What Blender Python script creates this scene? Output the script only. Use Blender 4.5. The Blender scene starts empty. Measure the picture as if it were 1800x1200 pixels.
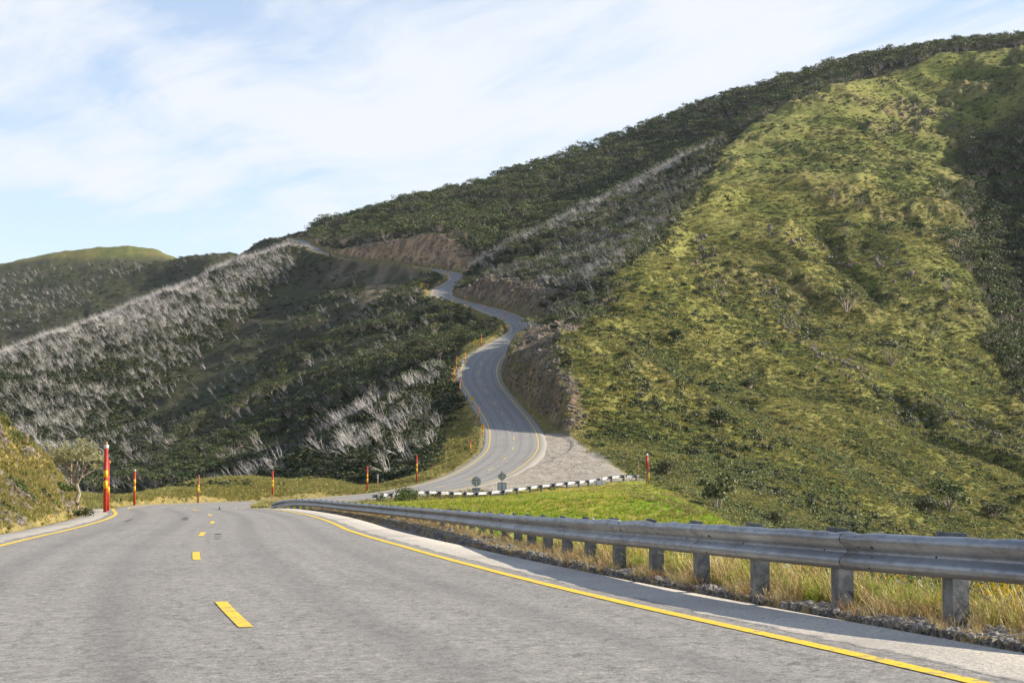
import bpy, bmesh, math, random
import numpy as np
from mathutils import Vector, Matrix
R = math.radians
rng = np.random.default_rng(7)
random.seed(7)
scene = bpy.context.scene
C = scene.collection

# ------------------------------------------------------------------ camera
F = 2900.0                       # focal length in pixels of the 1800 px wide photograph
EYE = 1.5                        # metres above the road at the car
TILT = math.atan(180.0 / F)
cam_data = bpy.data.cameras.new('camera')
cam_data.sensor_width = 36.0
cam_data.lens = F / 1800.0 * 36.0
cam_data.clip_start = 0.1
cam_data.clip_end = 30000.0
cam = bpy.data.objects.new('camera', cam_data)
cam.location = (0, 0, EYE)
cam.rotation_euler = (math.pi / 2 + TILT, 0, 0)
C.objects.link(cam)
scene.camera = cam

# ------------------------------------------------------------------ light
SUN_AZ = R(7)      # direction towards the sun, measured from +X (right) towards +Y
SUN_EL = R(26)
sun_dir = Vector((math.cos(SUN_AZ) * math.cos(SUN_EL), math.sin(SUN_AZ) * math.cos(SUN_EL), math.sin(SUN_EL)))
sd = bpy.data.lights.new('sun', 'SUN')
sd.energy = 5.0
sd.angle = R(0.53)
sd.color = (1.0, 0.90, 0.74)
sun = bpy.data.objects.new('sun', sd)
sun.rotation_euler = sun_dir.to_track_quat('Z', 'Y').to_euler()
C.objects.link(sun)

world = bpy.data.worlds.new('World')
scene.world = world
world.use_nodes = True
def build_world():
    nt = world.node_tree; N = nt.nodes; L = nt.links
    for n in list(N): N.remove(n)
    out = N.new('ShaderNodeOutputWorld'); bg = N.new('ShaderNodeBackground')
    sky = N.new('ShaderNodeTexSky'); sky.sky_type = 'NISHITA'; sky.sun_disc = False
    sky.sun_elevation = SUN_EL
    sky.sun_rotation = math.pi / 2 - SUN_AZ
    sky.altitude = 1400; sky.air_density = 1.0; sky.dust_density = 0.6; sky.ozone_density = 1.5
    bg.inputs['Strength'].default_value = 0.118
    tc = N.new('ShaderNodeTexCoord')
    sep = N.new('ShaderNodeSeparateXYZ'); L.new(tc.outputs['Generated'], sep.inputs[0])
    # project the view direction onto a high cloud layer: x/z, y/z
    zc = N.new('ShaderNodeMath'); zc.operation = 'ADD'; zc.inputs[1].default_value = 0.10
    za = N.new('ShaderNodeMath'); za.operation = 'MAXIMUM'; za.inputs[1].default_value = 0.0
    L.new(sep.outputs['Z'], za.inputs[0]); L.new(za.outputs[0], zc.inputs[0])
    dx = N.new('ShaderNodeMath'); dx.operation = 'DIVIDE'; L.new(sep.outputs['X'], dx.inputs[0]); L.new(zc.outputs[0], dx.inputs[1])
    dy = N.new('ShaderNodeMath'); dy.operation = 'DIVIDE'; L.new(sep.outputs['Y'], dy.inputs[0]); L.new(zc.outputs[0], dy.inputs[1])
    cmb = N.new('ShaderNodeCombineXYZ'); L.new(dx.outputs[0], cmb.inputs[0]); L.new(dy.outputs[0], cmb.inputs[1])
    mp = N.new('ShaderNodeMapping'); mp.inputs['Rotation'].default_value = (0, 0, R(28)); mp.inputs['Scale'].default_value = (0.95, 0.50, 1.0)
    mp.inputs['Location'].default_value = (5.3, 0.4, 0)
    L.new(cmb.outputs[0], mp.inputs['Vector'])
    # domain warp for wispy cirrus
    w = N.new('ShaderNodeTexNoise'); w.inputs['Scale'].default_value = 0.8; w.inputs['Detail'].default_value = 3
    L.new(mp.outputs[0], w.inputs['Vector'])
    ws = N.new('ShaderNodeVectorMath'); ws.operation = 'SCALE'; ws.inputs['Scale'].default_value = 0.75
    L.new(w.outputs['Color'], ws.inputs[0])
    wa = N.new('ShaderNodeVectorMath'); wa.operation = 'ADD'; L.new(mp.outputs[0], wa.inputs[0]); L.new(ws.outputs[0], wa.inputs[1])
    n1 = N.new('ShaderNodeTexNoise'); n1.inputs['Scale'].default_value = 0.8; n1.inputs['Detail'].default_value = 9; n1.inputs['Roughness'].default_value = 0.56
    L.new(wa.outputs[0], n1.inputs['Vector'])
    mp2 = N.new('ShaderNodeMapping'); mp2.inputs['Scale'].default_value = (0.8, 3.0, 1); L.new(wa.outputs[0], mp2.inputs['Vector'])
    n2 = N.new('ShaderNodeTexNoise'); n2.inputs['Scale'].default_value = 1.3; n2.inputs['Detail'].default_value = 8; n2.inputs['Roughness'].default_value = 0.66
    L.new(mp2.outputs[0], n2.inputs['Vector'])
    mix = N.new('ShaderNodeMath'); mix.operation = 'MULTIPLY_ADD'; mix.inputs[1].default_value = 0.62
    L.new(n2.outputs['Fac'], mix.inputs[0]); L.new(n1.outputs['Fac'], mix.inputs[2])
    rmp = N.new('ShaderNodeMapRange'); rmp.interpolation_type = 'SMOOTHSTEP'
    rmp.inputs['From Min'].default_value = 0.57; rmp.inputs['From Max'].default_value = 0.88
    L.new(mix.outputs[0], rmp.inputs['Value'])
    # milky veil towards the horizon
    hz = N.new('ShaderNodeMapRange'); hz.inputs['From Min'].default_value = 0.0; hz.inputs['From Max'].default_value = 0.30
    hz.inputs['To Min'].default_value = 0.52; hz.inputs['To Max'].default_value = 0.28
    L.new(sep.outputs['Z'], hz.inputs['Value'])
    mx = N.new('ShaderNodeMath'); mx.operation = 'MAXIMUM'; L.new(rmp.outputs[0], mx.inputs[0]); L.new(hz.outputs[0], mx.inputs[1])
    hi = N.new('ShaderNodeMapRange'); hi.inputs['From Min'].default_value = 0.32; hi.inputs['From Max'].default_value = 0.65; hi.inputs['To Min'].default_value = 1.0; hi.inputs['To Max'].default_value = 0.30
    L.new(sep.outputs['Z'], hi.inputs['Value'])
    mh = N.new('ShaderNodeMath'); mh.operation = 'MULTIPLY'; L.new(mx.outputs[0], mh.inputs[0]); L.new(hi.outputs[0], mh.inputs[1]); mx = mh
    m2 = N.new('ShaderNodeMath'); m2.operation = 'MULTIPLY'; m2.inputs[1].default_value = 0.93; L.new(mx.outputs[0], m2.inputs[0])
    mc = N.new('ShaderNodeMix'); mc.data_type = 'RGBA'
    L.new(m2.outputs[0], mc.inputs['Factor']); L.new(sky.outputs[0], mc.inputs['A'])
    mc.inputs['B'].default_value = (4.25, 4.4, 4.65, 1)
    L.new(mc.outputs['Result'], bg.inputs['Color'])
    L.new(bg.outputs[0], out.inputs['Surface'])
build_world()
vs = scene.view_settings
vs.view_transform = 'Standard'; vs.look = 'None'; vs.exposure = 0.9; vs.gamma = 1.0; vs.use_curve_mapping = False
scene.cycles.use_denoising = True
scene.cycles.max_bounces = 5
scene.cycles.diffuse_bounces = 2
scene.cycles.transparent_max_bounces = 8

# ------------------------------------------------------------------ helpers
def P(px, py, d):
    """the point of the place seen at (px, py) of the photograph, d metres ahead"""
    u = (px - 900.0) / F; v = (600.0 - py) / F
    y = math.cos(TILT) - math.sin(TILT) * v
    z = math.sin(TILT) + math.cos(TILT) * v
    return np.array([u / y * d, d, EYE + z / y * d])

def W_of(py):
    """elevation slope z/d of picture row py"""
    v = (600.0 - py) / F
    return (math.sin(TILT) + math.cos(TILT) * v) / (math.cos(TILT) - math.sin(TILT) * v)

def U_of(px): return (px - 900.0) / F

def tag(o, label=None, cat=None, group=None, kind=None):
    if label: o['label'] = label
    if cat: o['category'] = cat
    if group: o['group'] = group
    if kind: o['kind'] = kind
    return o

def empty(name, loc=(0, 0, 0), rz=0.0):
    o = bpy.data.objects.new(name, None); C.objects.link(o)
    o.location = loc; o.rotation_euler = (0, 0, rz); o.empty_display_size = 0.2
    return o

def mesh_obj(name, verts, faces, mat=None, parent=None, smooth=True):
    me = bpy.data.meshes.new(name)
    me.from_pydata([tuple(map(float, v)) for v in verts], [], [tuple(map(int, f)) for f in faces])
    if mat:
        for m in (mat if isinstance(mat, (list, tuple)) else [mat]): me.materials.append(m)
    if smooth: me.polygons.foreach_set('use_smooth', [True] * len(me.polygons))
    me.update()
    o = bpy.data.objects.new(name, me); C.objects.link(o)
    if parent: o.parent = parent
    return o

def grid_mesh(name, X, Y, Z, mat=None):
    """a regular grid as one sheet, built fast"""
    nr, nc = X.shape
    co = np.stack([X, Y, Z], -1).reshape(-1, 3).astype(np.float32)
    idx = np.arange(nr * nc, dtype=np.int32).reshape(nr, nc)
    q = np.stack([idx[:-1, :-1], idx[:-1, 1:], idx[1:, 1:], idx[1:, :-1]], -1).reshape(-1, 4)
    me = bpy.data.meshes.new(name)
    me.vertices.add(len(co)); me.vertices.foreach_set('co', co.ravel())
    me.loops.add(q.size); me.loops.foreach_set('vertex_index', q.ravel())
    me.polygons.add(len(q)); me.polygons.foreach_set('loop_start', np.arange(0, q.size, 4, dtype=np.int32))
    try: me.polygons.foreach_set('loop_total', np.full(len(q), 4, dtype=np.int32))
    except Exception: pass
    me.polygons.foreach_set('use_smooth', np.ones(len(q), dtype=bool))
    me.update(calc_edges=True)
    if mat: me.materials.append(mat)
    o = bpy.data.objects.new(name, me); C.objects.link(o)
    return o

def add_color(me, name, arr):
    a = me.attributes.new(name, 'FLOAT_COLOR', 'POINT')
    a.data.foreach_set('color', np.ascontiguousarray(arr, dtype=np.float32).ravel())

def _hash2(ix, iy, seed):
    h = (ix.astype(np.int64) * 374761393 + iy.astype(np.int64) * 668265263 + seed * 974634777) & 0x7fffffff
    h = ((h ^ (h >> 13)) * 1274126177) & 0x7fffffff
    h = h ^ (h >> 16)
    return h
def pnoise(x, y, seed=0):
    x0 = np.floor(x); y0 = np.floor(y); fx = x - x0; fy = y - y0
    x0 = x0.astype(np.int64); y0 = y0.astype(np.int64)
    sx = fx * fx * fx * (fx * (fx * 6 - 15) + 10); sy = fy * fy * fy * (fy * (fy * 6 - 15) + 10)
    def g(dx, dy):
        a = _hash2(x0 + dx, y0 + dy, seed) * (2 * np.pi / 0x7fffffff) * 7.0
        return np.cos(a) * (fx - dx) + np.sin(a) * (fy - dy)
    a = g(0, 0) * (1 - sx) + g(1, 0) * sx
    b = g(0, 1) * (1 - sx) + g(1, 1) * sx
    return (a * (1 - sy) + b * sy) * 1.45
def fbm(x, y, seed=0, octv=4, gain=0.5):
    s = 0; a = 1.0; f = 1.0
    for k in range(octv):
        s = s + a * pnoise(x * f + 17.3 * k, y * f - 9.1 * k, seed + k); a *= gain; f *= 2.03
    return s
def ridged(x, y, seed=0, octv=3):
    s = 0; a = 1.0; f = 1.0
    for k in range(octv):
        s = s + a * (1 - 2 * np.abs(pnoise(x * f + 5.3 * k, y * f + 3.7 * k, seed + k))); a *= 0.5; f *= 2.1
    return s
def sstep(a, b, x):
    t = np.clip((x - a) / (b - a), 0, 1); return t * t * (3 - 2 * t)
def inpoly(X, Y, poly, soft=0.0):
    """signed inside mask of a plan polygon, soft edge in metres"""
    ins = np.zeros(X.shape, bool); n = len(poly); dist = np.full(X.shape, 1e9)
    for i in range(n):
        x1, y1 = poly[i]; x2, y2 = poly[(i + 1) % n]
        cond = ((y1 > Y) != (y2 > Y)) & (X < (x2 - x1) * (Y - y1) / (y2 - y1 + 1e-12) + x1)
        ins ^= cond
        if soft > 0:
            dx, dy = x2 - x1, y2 - y1
            t = np.clip(((X - x1) * dx + (Y - y1) * dy) / (dx * dx + dy * dy), 0, 1)
            dist = np.minimum(dist, np.hypot(X - x1 - t * dx, Y - y1 - t * dy))
    if soft <= 0: return ins.astype(float)
    return sstep(-soft, soft, np.where(ins, dist, -dist))
def PD(px, d): return (U_of(px) * d * 1.0, float(d))
def plan(pts): return [((px - 900.0) / F * d / (math.cos(TILT)), d) for px, d in pts]
# ------------------------------------------------------------------ the road's centre line
# (column, row, metres ahead) of the middle of the carriageway
ROAD_CTRL = [(None, (3.2, -14.0, 0.0)), (None, (0.9, -2.0, 0.0))]
near = [(-0.95, 9.0), (-2.52, 15.0), (-4.12, 22.0), (-5.72, 30.0), (-7.3, 38.9), (-9.05, 50.0), (-10.85, 60.0), (-13.0, 70.0), (-15.6, 80.0)]
def near_z(Y): return EYE + (780.0 - (850.0 + 3464.0 / Y)) / F * Y
NEARP = [(x, y, near_z(y)) for x, y in near]
NEARP = [(4.4, -16.0, NEARP[0][2] + 0.62), (1.4, -3.0, NEARP[0][2] + 0.29)] + NEARP
farp = [P(340, 895, 100), P(322, 892.5, 118), P(352, 889.5, 137), P(440, 886.5, 152), P(545, 881, 163), P(630, 875, 172), P(712, 865.5, 181), P(785, 853, 193),
        P(840, 836, 207), P(880, 812, 222), P(901, 790, 237), P(903, 768, 252), P(893, 741, 275), P(868, 706, 300), P(846, 675, 318), P(842, 650, 337), P(852, 630, 356), P(874, 612, 380),
        P(905, 594, 412), P(922, 581, 438), P(917, 570, 460), P(897, 559, 485), P(868, 547, 515), P(832, 537, 550), P(800, 528.5, 585), P(778, 521, 620),
        P(776, 513, 650), P(784, 505, 680), P(797, 498, 705), P(805, 491, 728), P(801, 483, 752), P(780, 476.5, 775), P(745, 471, 800), P(700, 466, 835),
        P(640, 459.5, 885), P(595, 453, 935), P(565, 445, 990), P(548, 437, 1040), P(538, 430, 1085), P(530, 424, 1130), P(512, 420, 1180), P(480, 420, 1230)]
CTRL = np.array(NEARP + [tuple(p) for p in farp])
def catmull(pts, step):
    pts = np.asarray(pts, float); out = []
    n = len(pts)
    for i in range(n - 1):
        p0 = pts[max(i - 1, 0)]; p1 = pts[i]; p2 = pts[i + 1]; p3 = pts[min(i + 2, n - 1)]
        # centripetal-ish tangents by chord length
        d1 = np.linalg.norm(p2 - p1); d0 = max(np.linalg.norm(p1 - p0), 1e-6); d2 = max(np.linalg.norm(p3 - p2), 1e-6)
        m1 = ((p2 - p1) / d1 * d0 + (p1 - p0) / d0 * d1) / (d0 + d1) if i > 0 else (p2 - p1) / d1
        m2 = ((p3 - p2) / d2 * d1 + (p2 - p1) / d1 * d2) / (d1 + d2) if i < n - 2 else (p2 - p1) / d1
        k = max(2, int(d1 / step))
        t = np.arange(k)[:, None] / k
        h = (2*t**3-3*t**2+1)*p1 + (t**3-2*t**2+t)*m1*d1 + (-2*t**3+3*t**2)*p2 + (t**3-t**2)*m2*d1
        out.append(h)
    out.append(pts[-1:])
    return np.concatenate(out)
def resample(p, step):
    s = np.concatenate([[0], np.cumsum(np.linalg.norm(np.diff(p[:, :2], axis=0), axis=1))])
    n = int(s[-1] / step) + 1
    q = np.linspace(0, s[-1], n)
    return np.stack([np.interp(q, s, p[:, k]) for k in range(p.shape[1])], 1), q
def smooth_path(p, r):
    k = np.hanning(2 * r + 3)[1:-1]; k /= k.sum()
    e = np.concatenate([p[:1] + (p[:1] - p[1:2]) * np.arange(r, 0, -1)[:, None], p, p[-1:] + (p[-1:] - p[-2:-1]) * np.arange(1, r + 1)[:, None]])
    return np.stack([np.convolve(e[:, i], k, 'valid') for i in range(p.shape[1])], 1)
RC, RS = resample(catmull(CTRL, 0.5), 1.0)
RC = smooth_path(RC, 6)
RT = np.gradient(RC[:, :2], axis=0); RT /= np.linalg.norm(RT, axis=1)[:, None]
RN = np.stack([RT[:, 1], -RT[:, 0]], 1)          # to the right of travel
NR = len(RC)
# half width of the carriageway between the edge lines, and crossfall (rise per metre to the right)
RW = np.interp(RS, [0, 32, 40, 48, 60, 100, 120, 200, 260, 5000], [3.85, 3.85, 3.88, 3.85, 3.62, 3.6, 3.7, 3.7, 3.6, 3.5])
dth = np.gradient(np.unwrap(np.arctan2(RT[:, 1], RT[:, 0])))
RX = -smooth_path(np.clip(-dth * 2.2, -0.055, 0.055)[:, None], 10)[:, 0]   # banked into the bends
RX = np.where(RS < 95, 0.0, RX) * sstep(85, 125, RS)
SH_L = np.interp(RS, [0, 90, 110, 5000], [1.15, 1.15, 0.8, 0.7])   # sealed shoulder widths
SH_R = np.interp(RS, [0, 90, 120, 5000], [1.15, 1.15, 0.9, 0.9])
def road_pt(i, t, dz=0.0):
    """point beside the centre line at station i, t metres to the right"""
    i = int(i)
    return np.array([RC[i, 0] + RN[i, 0] * t, RC[i, 1] + RN[i, 1] * t, RC[i, 2] + RX[i] * t + dz])
def ribbon(i0, i1, offs, dz=0.0, step=1):
    idx = np.arange(i0, i1 + 1, step)
    offs = [np.broadcast_to(np.asarray(o, float), (NR,)) for o in offs]
    X = np.stack([RC[idx, 0] + RN[idx, 0] * o[idx] for o in offs], 1)
    Y = np.stack([RC[idx, 1] + RN[idx, 1] * o[idx] for o in offs], 1)
    Z = np.stack([RC[idx, 2] + RX[idx] * o[idx] + dz for o in offs], 1)
    return X, Y, Z, idx

# ------------------------------------------------------------------ the lie of the land
# lines of points (column, row, metres ahead) read off the photograph; heights between them are interpolated
LINES = [
 # left bank beside the car: foot, face, crest, back
 [(-500, 985, 30), (-100, 958, 34), (0, 930, 41), (90, 915, 52), (160, 900, 66)],
 [(-500, 610, 46), (-250, 680, 52), (0, 756, 60), (60, 788, 66), (110, 834, 72), (150, 862, 77), (200, 882, 84)],
 [(-500, 560, 62), (-200, 660, 68), (0, 780, 74), (60, 840, 82)],
 [(-400, 780, 90), (0, 900, 88), (100, 915, 92), (190, 895, 100)],
 # mound beyond the first bend
 [(190, 881, 118), (250, 868, 150), (330, 862, 180), (400, 846, 196), (470, 852, 200), (540, 839, 204), (600, 852, 208), (640, 864, 205), (690, 858, 200)],
 [(150, 935, 150), (260, 925, 190), (400, 915, 225), (540, 905, 235), (640, 890, 232)],
 [(-600, 990, 140), (-100, 960, 150), (100, 950, 170)],
 # floor of the left valley
 [(-600, 1060, 260), (0, 990, 280), (200, 960, 300), (330, 900, 310)],
 # near spur with bleached trees, from the road down to the left
 [(800, 632, 345), (760, 655, 335), (700, 690, 318), (640, 733, 300), (580, 775, 285), (520, 812, 272), (460, 850, 262)],
 [(780, 700, 308), (740, 740, 285), (680, 790, 262), (620, 830, 245), (560, 862, 240)],
 [(830, 790, 240), (790, 820, 224), (730, 845, 214), (690, 862, 207)],
 # gully behind it
 [(800, 650, 380), (740, 700, 365), (660, 760, 350), (560, 820, 335), (430, 880, 330)],
 # second spur below the upper bends
 [(880, 572, 452), (840, 560, 500), (800, 550, 540), (760, 538, 585), (715, 522, 640)],
 [(860, 610, 430), (780, 600, 440), (700, 640, 420), (600, 720, 400), (480, 790, 380), (330, 850, 360)],
 [(700, 545, 600), (600, 620, 540), (500, 690, 490), (380, 760, 440), (200, 840, 400), (0, 880, 380), (-500, 900, 330)],
 # wide slope below the upper road
 [(660, 480, 830), (640, 530, 740), (560, 600, 660), (450, 680, 580), (300, 760, 520), (100, 830, 470), (-300, 860, 430)],
 [(740, 480, 790), (745, 505, 730), (700, 520, 700)],
 # big spur of bleached trees
 [(525, 436, 1090), (480, 440, 1060), (430, 458, 1020), (370, 487, 980), (300, 517, 940), (200, 558, 890), (100, 597, 840), (0, 630, 790), (-150, 690, 740), (-500, 800, 660)],
 [(560, 460, 980), (450, 540, 860), (330, 620, 760), (200, 690, 680), (50, 760, 600), (-300, 830, 540)],
 [(480, 520, 1150), (400, 545, 1130), (300, 600, 1100), (150, 680, 1050), (0, 740, 1000), (-500, 860, 950)],
 # hills far to the left
 [(-900, 640, 2300), (-500, 560, 2300), (-200, 500, 2300), (0, 466, 2250), (100, 445, 2250), (190, 435, 2250), (250, 437, 2250), (300, 449, 2250), (400, 500, 2250)],
 [(-500, 720, 1700), (0, 560, 1700), (100, 530, 1750), (200, 510, 1750), (300, 500, 1750)],
 [(250, 470, 1900), (330, 452, 1800), (380, 447, 1750), (415, 455, 1750), (470, 485, 1750), (520, 520, 1750)],
 [(-600, 700, 1350), (0, 660, 1350), (200, 600, 1400), (350, 560, 1400)],
 [(-900, 700, 3200), (0, 600, 3200), (400, 600, 3000), (900, 600, 3000), (1800, 500, 2600), (2600, 500, 2600)],
 [(-900, 720, 6000), (0, 700, 6000), (900, 700, 6000), (1800, 700, 6000), (2600, 700, 6000)],
 # the main ridge against the sky (ground below the tree tops)
 [(545, 422, 1120), (560, 410, 1140), (600, 397, 1150), (660, 378, 1170), (740, 358, 1190), (850, 334, 1210), (1000, 284, 1240), (1150, 228, 1260), (1300, 178, 1270), (1400, 148, 1260),
  (1500, 116, 1240), (1650, 91, 1200), (1800, 77, 1150), (2000, 60, 1050), (2300, 60, 950), (2800, 100, 900)],
 [(545, 455, 1350), (800, 380, 1450), (1150, 290, 1480), (1500, 190, 1480), (1800, 140, 1400), (2500, 140, 1200)],
 # forest face below it
 [(590, 430, 1010), (640, 428, 950), (700, 424, 900), (760, 418, 865), (820, 430, 845), (860, 440, 850)],
 [(800, 400, 950), (900, 390, 960), (1000, 360, 1000), (1100, 310, 1050), (1180, 275, 1080)],
 [(850, 462, 760), (920, 440, 790), (1000, 400, 850), (1100, 350, 930), (1190, 296, 1000), (1240, 260, 1030)],
 # ridge with the line of bleached trees
 [(822, 478, 725), (850, 462, 690), (900, 437, 700), (950, 414, 715), (1000, 392, 735), (1060, 364, 765), (1120, 333, 800), (1180, 303, 840), (1230, 276, 880), (1270, 256, 920)],
 # slope with dead trees between it and the upper bends
 [(850, 500, 620), (900, 510, 560), (950, 525, 510), (980, 540, 470)],
 [(900, 480, 610), (980, 460, 610), (1060, 430, 640), (1130, 390, 690), (1200, 330, 770)],
 # the sunny spine
 [(1014, 764, 257), (1013, 728, 261), (1010, 692, 266), (1003, 682, 271), (978, 670, 282), (968, 655, 292), (974, 634, 308), (983, 604, 328), (990, 590, 348), (1015, 560, 385), (1050, 528, 410), (1100, 482, 470), (1150, 442, 530), (1195, 402, 590), (1222, 355, 660), (1245, 310, 740),
  (1275, 262, 830), (1310, 226, 900), (1370, 196, 960), (1440, 168, 1010), (1520, 142, 1050), (1620, 120, 1080), (1720, 98, 1100)],
 # tops of the road cuttings
 [(975, 694, 262), (966, 686, 267), (943, 674, 277), (932, 659, 287), (938, 638, 301), (948, 608, 321), (955, 596, 341)],
 [(828, 491, 573), (852, 505, 540), (885, 515, 504), (925, 534, 468)],
 [(620, 446, 903), (660, 439, 871), (700, 432, 841), (750, 424, 815), (800, 431, 797)],
 [(830, 486, 582), (860, 499, 548), (900, 508, 512), (945, 528, 474)],
 [(620, 441, 912), (660, 434, 880), (700, 427, 850), (750, 419, 824), (800, 426, 806), (830, 440, 794)],
 # its sunny flank
 [(1022, 778, 252), (1060, 790, 240), (1120, 806, 228), (1180, 838, 215), (1240, 870, 205), (1300, 900, 196), (1400, 960, 180)],
 [(1060, 640, 320), (1150, 680, 305), (1250, 740, 285), (1350, 820, 260), (1450, 900, 235), (1560, 1000, 210)],
 [(1100, 560, 385), (1200, 560, 400), (1300, 620, 380), (1400, 700, 350), (1500, 790, 320), (1600, 880, 290), (1720, 980, 262)],
 [(1200, 460, 510), (1300, 460, 520), (1400, 520, 490), (1500, 600, 450), (1600, 690, 410), (1700, 790, 370), (1800, 890, 335), (1900, 960, 320)],
 [(1260, 360, 650), (1350, 330, 700), (1450, 380, 660), (1550, 450, 600), (1650, 560, 530), (1750, 680, 465), (1830, 790, 420)],
 [(1320, 260, 850), (1420, 230, 880), (1520, 240, 880), (1600, 300, 810), (1680, 400, 700), (1740, 520, 600), (1800, 650, 515), (1880, 760, 450)],
 [(1560, 150, 1040), (1640, 190, 980), (1700, 260, 880), (1730, 340, 790), (1760, 430, 700), (1800, 540, 610), (1860, 650, 540)],
 # wooded flank right of the gully
 [(1740, 130, 1060), (1800, 200, 930), (1850, 260, 830), (1880, 350, 740), (1900, 450, 650), (1960, 560, 570)],
 [(1900, 110, 1000), (2000, 150, 850), (2150, 220, 720), (2250, 350, 600), (2350, 520, 480), (2450, 700, 380)],
 # gully floor
 [(2200, 900, 330), (1950, 1000, 280), (1800, 1080, 220), (1700, 1130, 180), (1600, 1180, 150), (1500, 1200, 130)],
 [(2600, 900, 300), (2400, 1300, 120), (2100, 1350, 110), (1800, 1320, 105)],
 [(3200, 900, 260), (3200, 1300, 100), (3000, 2000, 30)],
 # green basin between the two rails
 [(745, 885, 176), (850, 876, 181), (950, 866, 186), (1040, 857, 191), (1122, 848, 196)],
 [(1135, 845, 198), (1180, 862, 180), (1220, 885, 160), (1258, 908, 140), (1300, 935, 115)],
 [(760, 893, 160), (850, 895, 155), (950, 893, 155), (1050, 884, 165), (1130, 875, 170)],
 [(700, 908, 115), (850, 912, 115), (1000, 915, 120), (1150, 918, 120), (1240, 925, 115)],
 [(640, 908, 85), (760, 925, 75), (900, 940, 78), (1050, 955, 80), (1200, 975, 75)],
 [(760, 950, 52), (900, 975, 48), (1050, 1000, 47), (1250, 1050, 42), (1500, 1120, 40)],
 [(1250, 1085, 27), (1400, 1130, 24), (1700, 1200, 23), (2000, 1320, 20)],
 # turnout of gravel
 [(1010, 772, 250), (1040, 796, 232), (1085, 822, 215), (1115, 840, 202)],
 [(950, 840, 205), (1000, 830, 212), (1000, 805, 226), (960, 800, 228)],
]
ctl = []
for ln in LINES:
    q = np.array([[U_of(a) / math.cos(TILT), math.log(c), W_of(b)] for a, b, c in ln])
    for i in range(len(q) - 1):
        n = max(1, int(np.hypot(q[i + 1, 0] - q[i, 0], q[i + 1, 1] - q[i, 1]) / 0.035))
        for k in range(n): ctl.append(q[i] + (q[i + 1] - q[i]) * k / n)
    ctl.append(q[-1])
# the road and the ground under it
for i in range(14, NR, 7):
    for t in (-4.0, 4.0):
        if t > 0 and (262 < RS[i] < 415 or 455 < RS[i] < 640 or 760 < RS[i] < 1010): continue
        p = road_pt(i, t)
        if p[1] > 6: ctl.append([p[0] / p[1], math.log(p[1]), (p[2] - EYE) / p[1]])
for yy in (1.5, 3, 5, 8):
    for uu in (-3, -1.5, 0, 1.5, 3): ctl.append([uu / 1.0 * min(1, 1), math.log(yy), (-1.35 - 0.2 * max(0, uu)) / yy])
ctl = np.array(ctl)
# merge near-duplicates so that the system stays well conditioned
keep = []
for i, c in enumerate(ctl):
    if all((abs(ctl[j, 0] - c[0]) + abs(ctl[j, 1] - c[1])) > 0.008 for j in keep): keep.append(i)
ctl = ctl[keep]
EPS = 0.02
def kern(r2): return np.sqrt(r2 + EPS * EPS)
n = len(ctl)
A = kern((ctl[:, None, 0] - ctl[None, :, 0]) ** 2 + (ctl[:, None, 1] - ctl[None, :, 1]) ** 2)
A = -A + np.eye(n) * 2e-3
Pm = np.stack([np.ones(n), ctl[:, 0], ctl[:, 1]], 1)
M = np.block([[A, Pm], [Pm.T, np.zeros((3, 3))]])
sol = np.linalg.solve(M, np.concatenate([ctl[:, 2], np.zeros(3)]))
def rbf(U, V):
    out = np.empty(U.shape)
    for i in range(U.shape[0]):
        K = -kern((U[i][:, None] - ctl[None, :, 0]) ** 2 + (V[i][:, None] - ctl[None, :, 1]) ** 2)
        out[i] = K @ sol[:n] + sol[n] + sol[n + 1] * U[i] + sol[n + 2] * V[i]
    return out
# ground grid: fine ahead of the car, coarser to the sides
ucol = np.concatenate([np.arange(-1.1, -0.46, 0.02), np.arange(-0.46, -0.335, 0.004), np.arange(-0.335, 0.345, 0.00105), np.arange(0.345, 0.5, 0.004), np.arange(0.5, 1.3, 0.02)])
vrow = np.concatenate([np.arange(math.log(2.0), math.log(9.0), 0.03), np.arange(math.log(9.0), math.log(60.0), 0.0075), np.arange(math.log(60.0), math.log(1350.0), 0.0046), np.arange(math.log(1350.0), math.log(6500.0), 0.012)])
cu = np.linspace(ucol[0], ucol[-1], 420); cu = np.unique(np.concatenate([np.linspace(ucol[0], -0.36, 40), np.linspace(-0.36, 0.36, 300), np.linspace(0.36, ucol[-1], 45)]))
cv = np.linspace(vrow[0], vrow[-1], 520)
CU, CV = np.meshgrid(cu, cv)
CW = rbf(CU, CV)
def bilerp(U, V):
    iu = np.clip(np.searchsorted(cu, U) - 1, 0, len(cu) - 2); iv = np.clip(np.searchsorted(cv, V) - 1, 0, len(cv) - 2)
    fu = (U - cu[iu]) / (cu[iu + 1] - cu[iu]); fv = (V - cv[iv]) / (cv[iv + 1] - cv[iv])
    return (CW[iv, iu] * (1 - fu) + CW[iv, iu + 1] * fu) * (1 - fv) + (CW[iv + 1, iu] * (1 - fu) + CW[iv + 1, iu + 1] * fu) * fv
GU, GV = np.meshgrid(ucol, vrow)
GY = np.exp(GV); GX = GU * GY
GZ = EYE + bilerp(GU, GV) * GY

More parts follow.
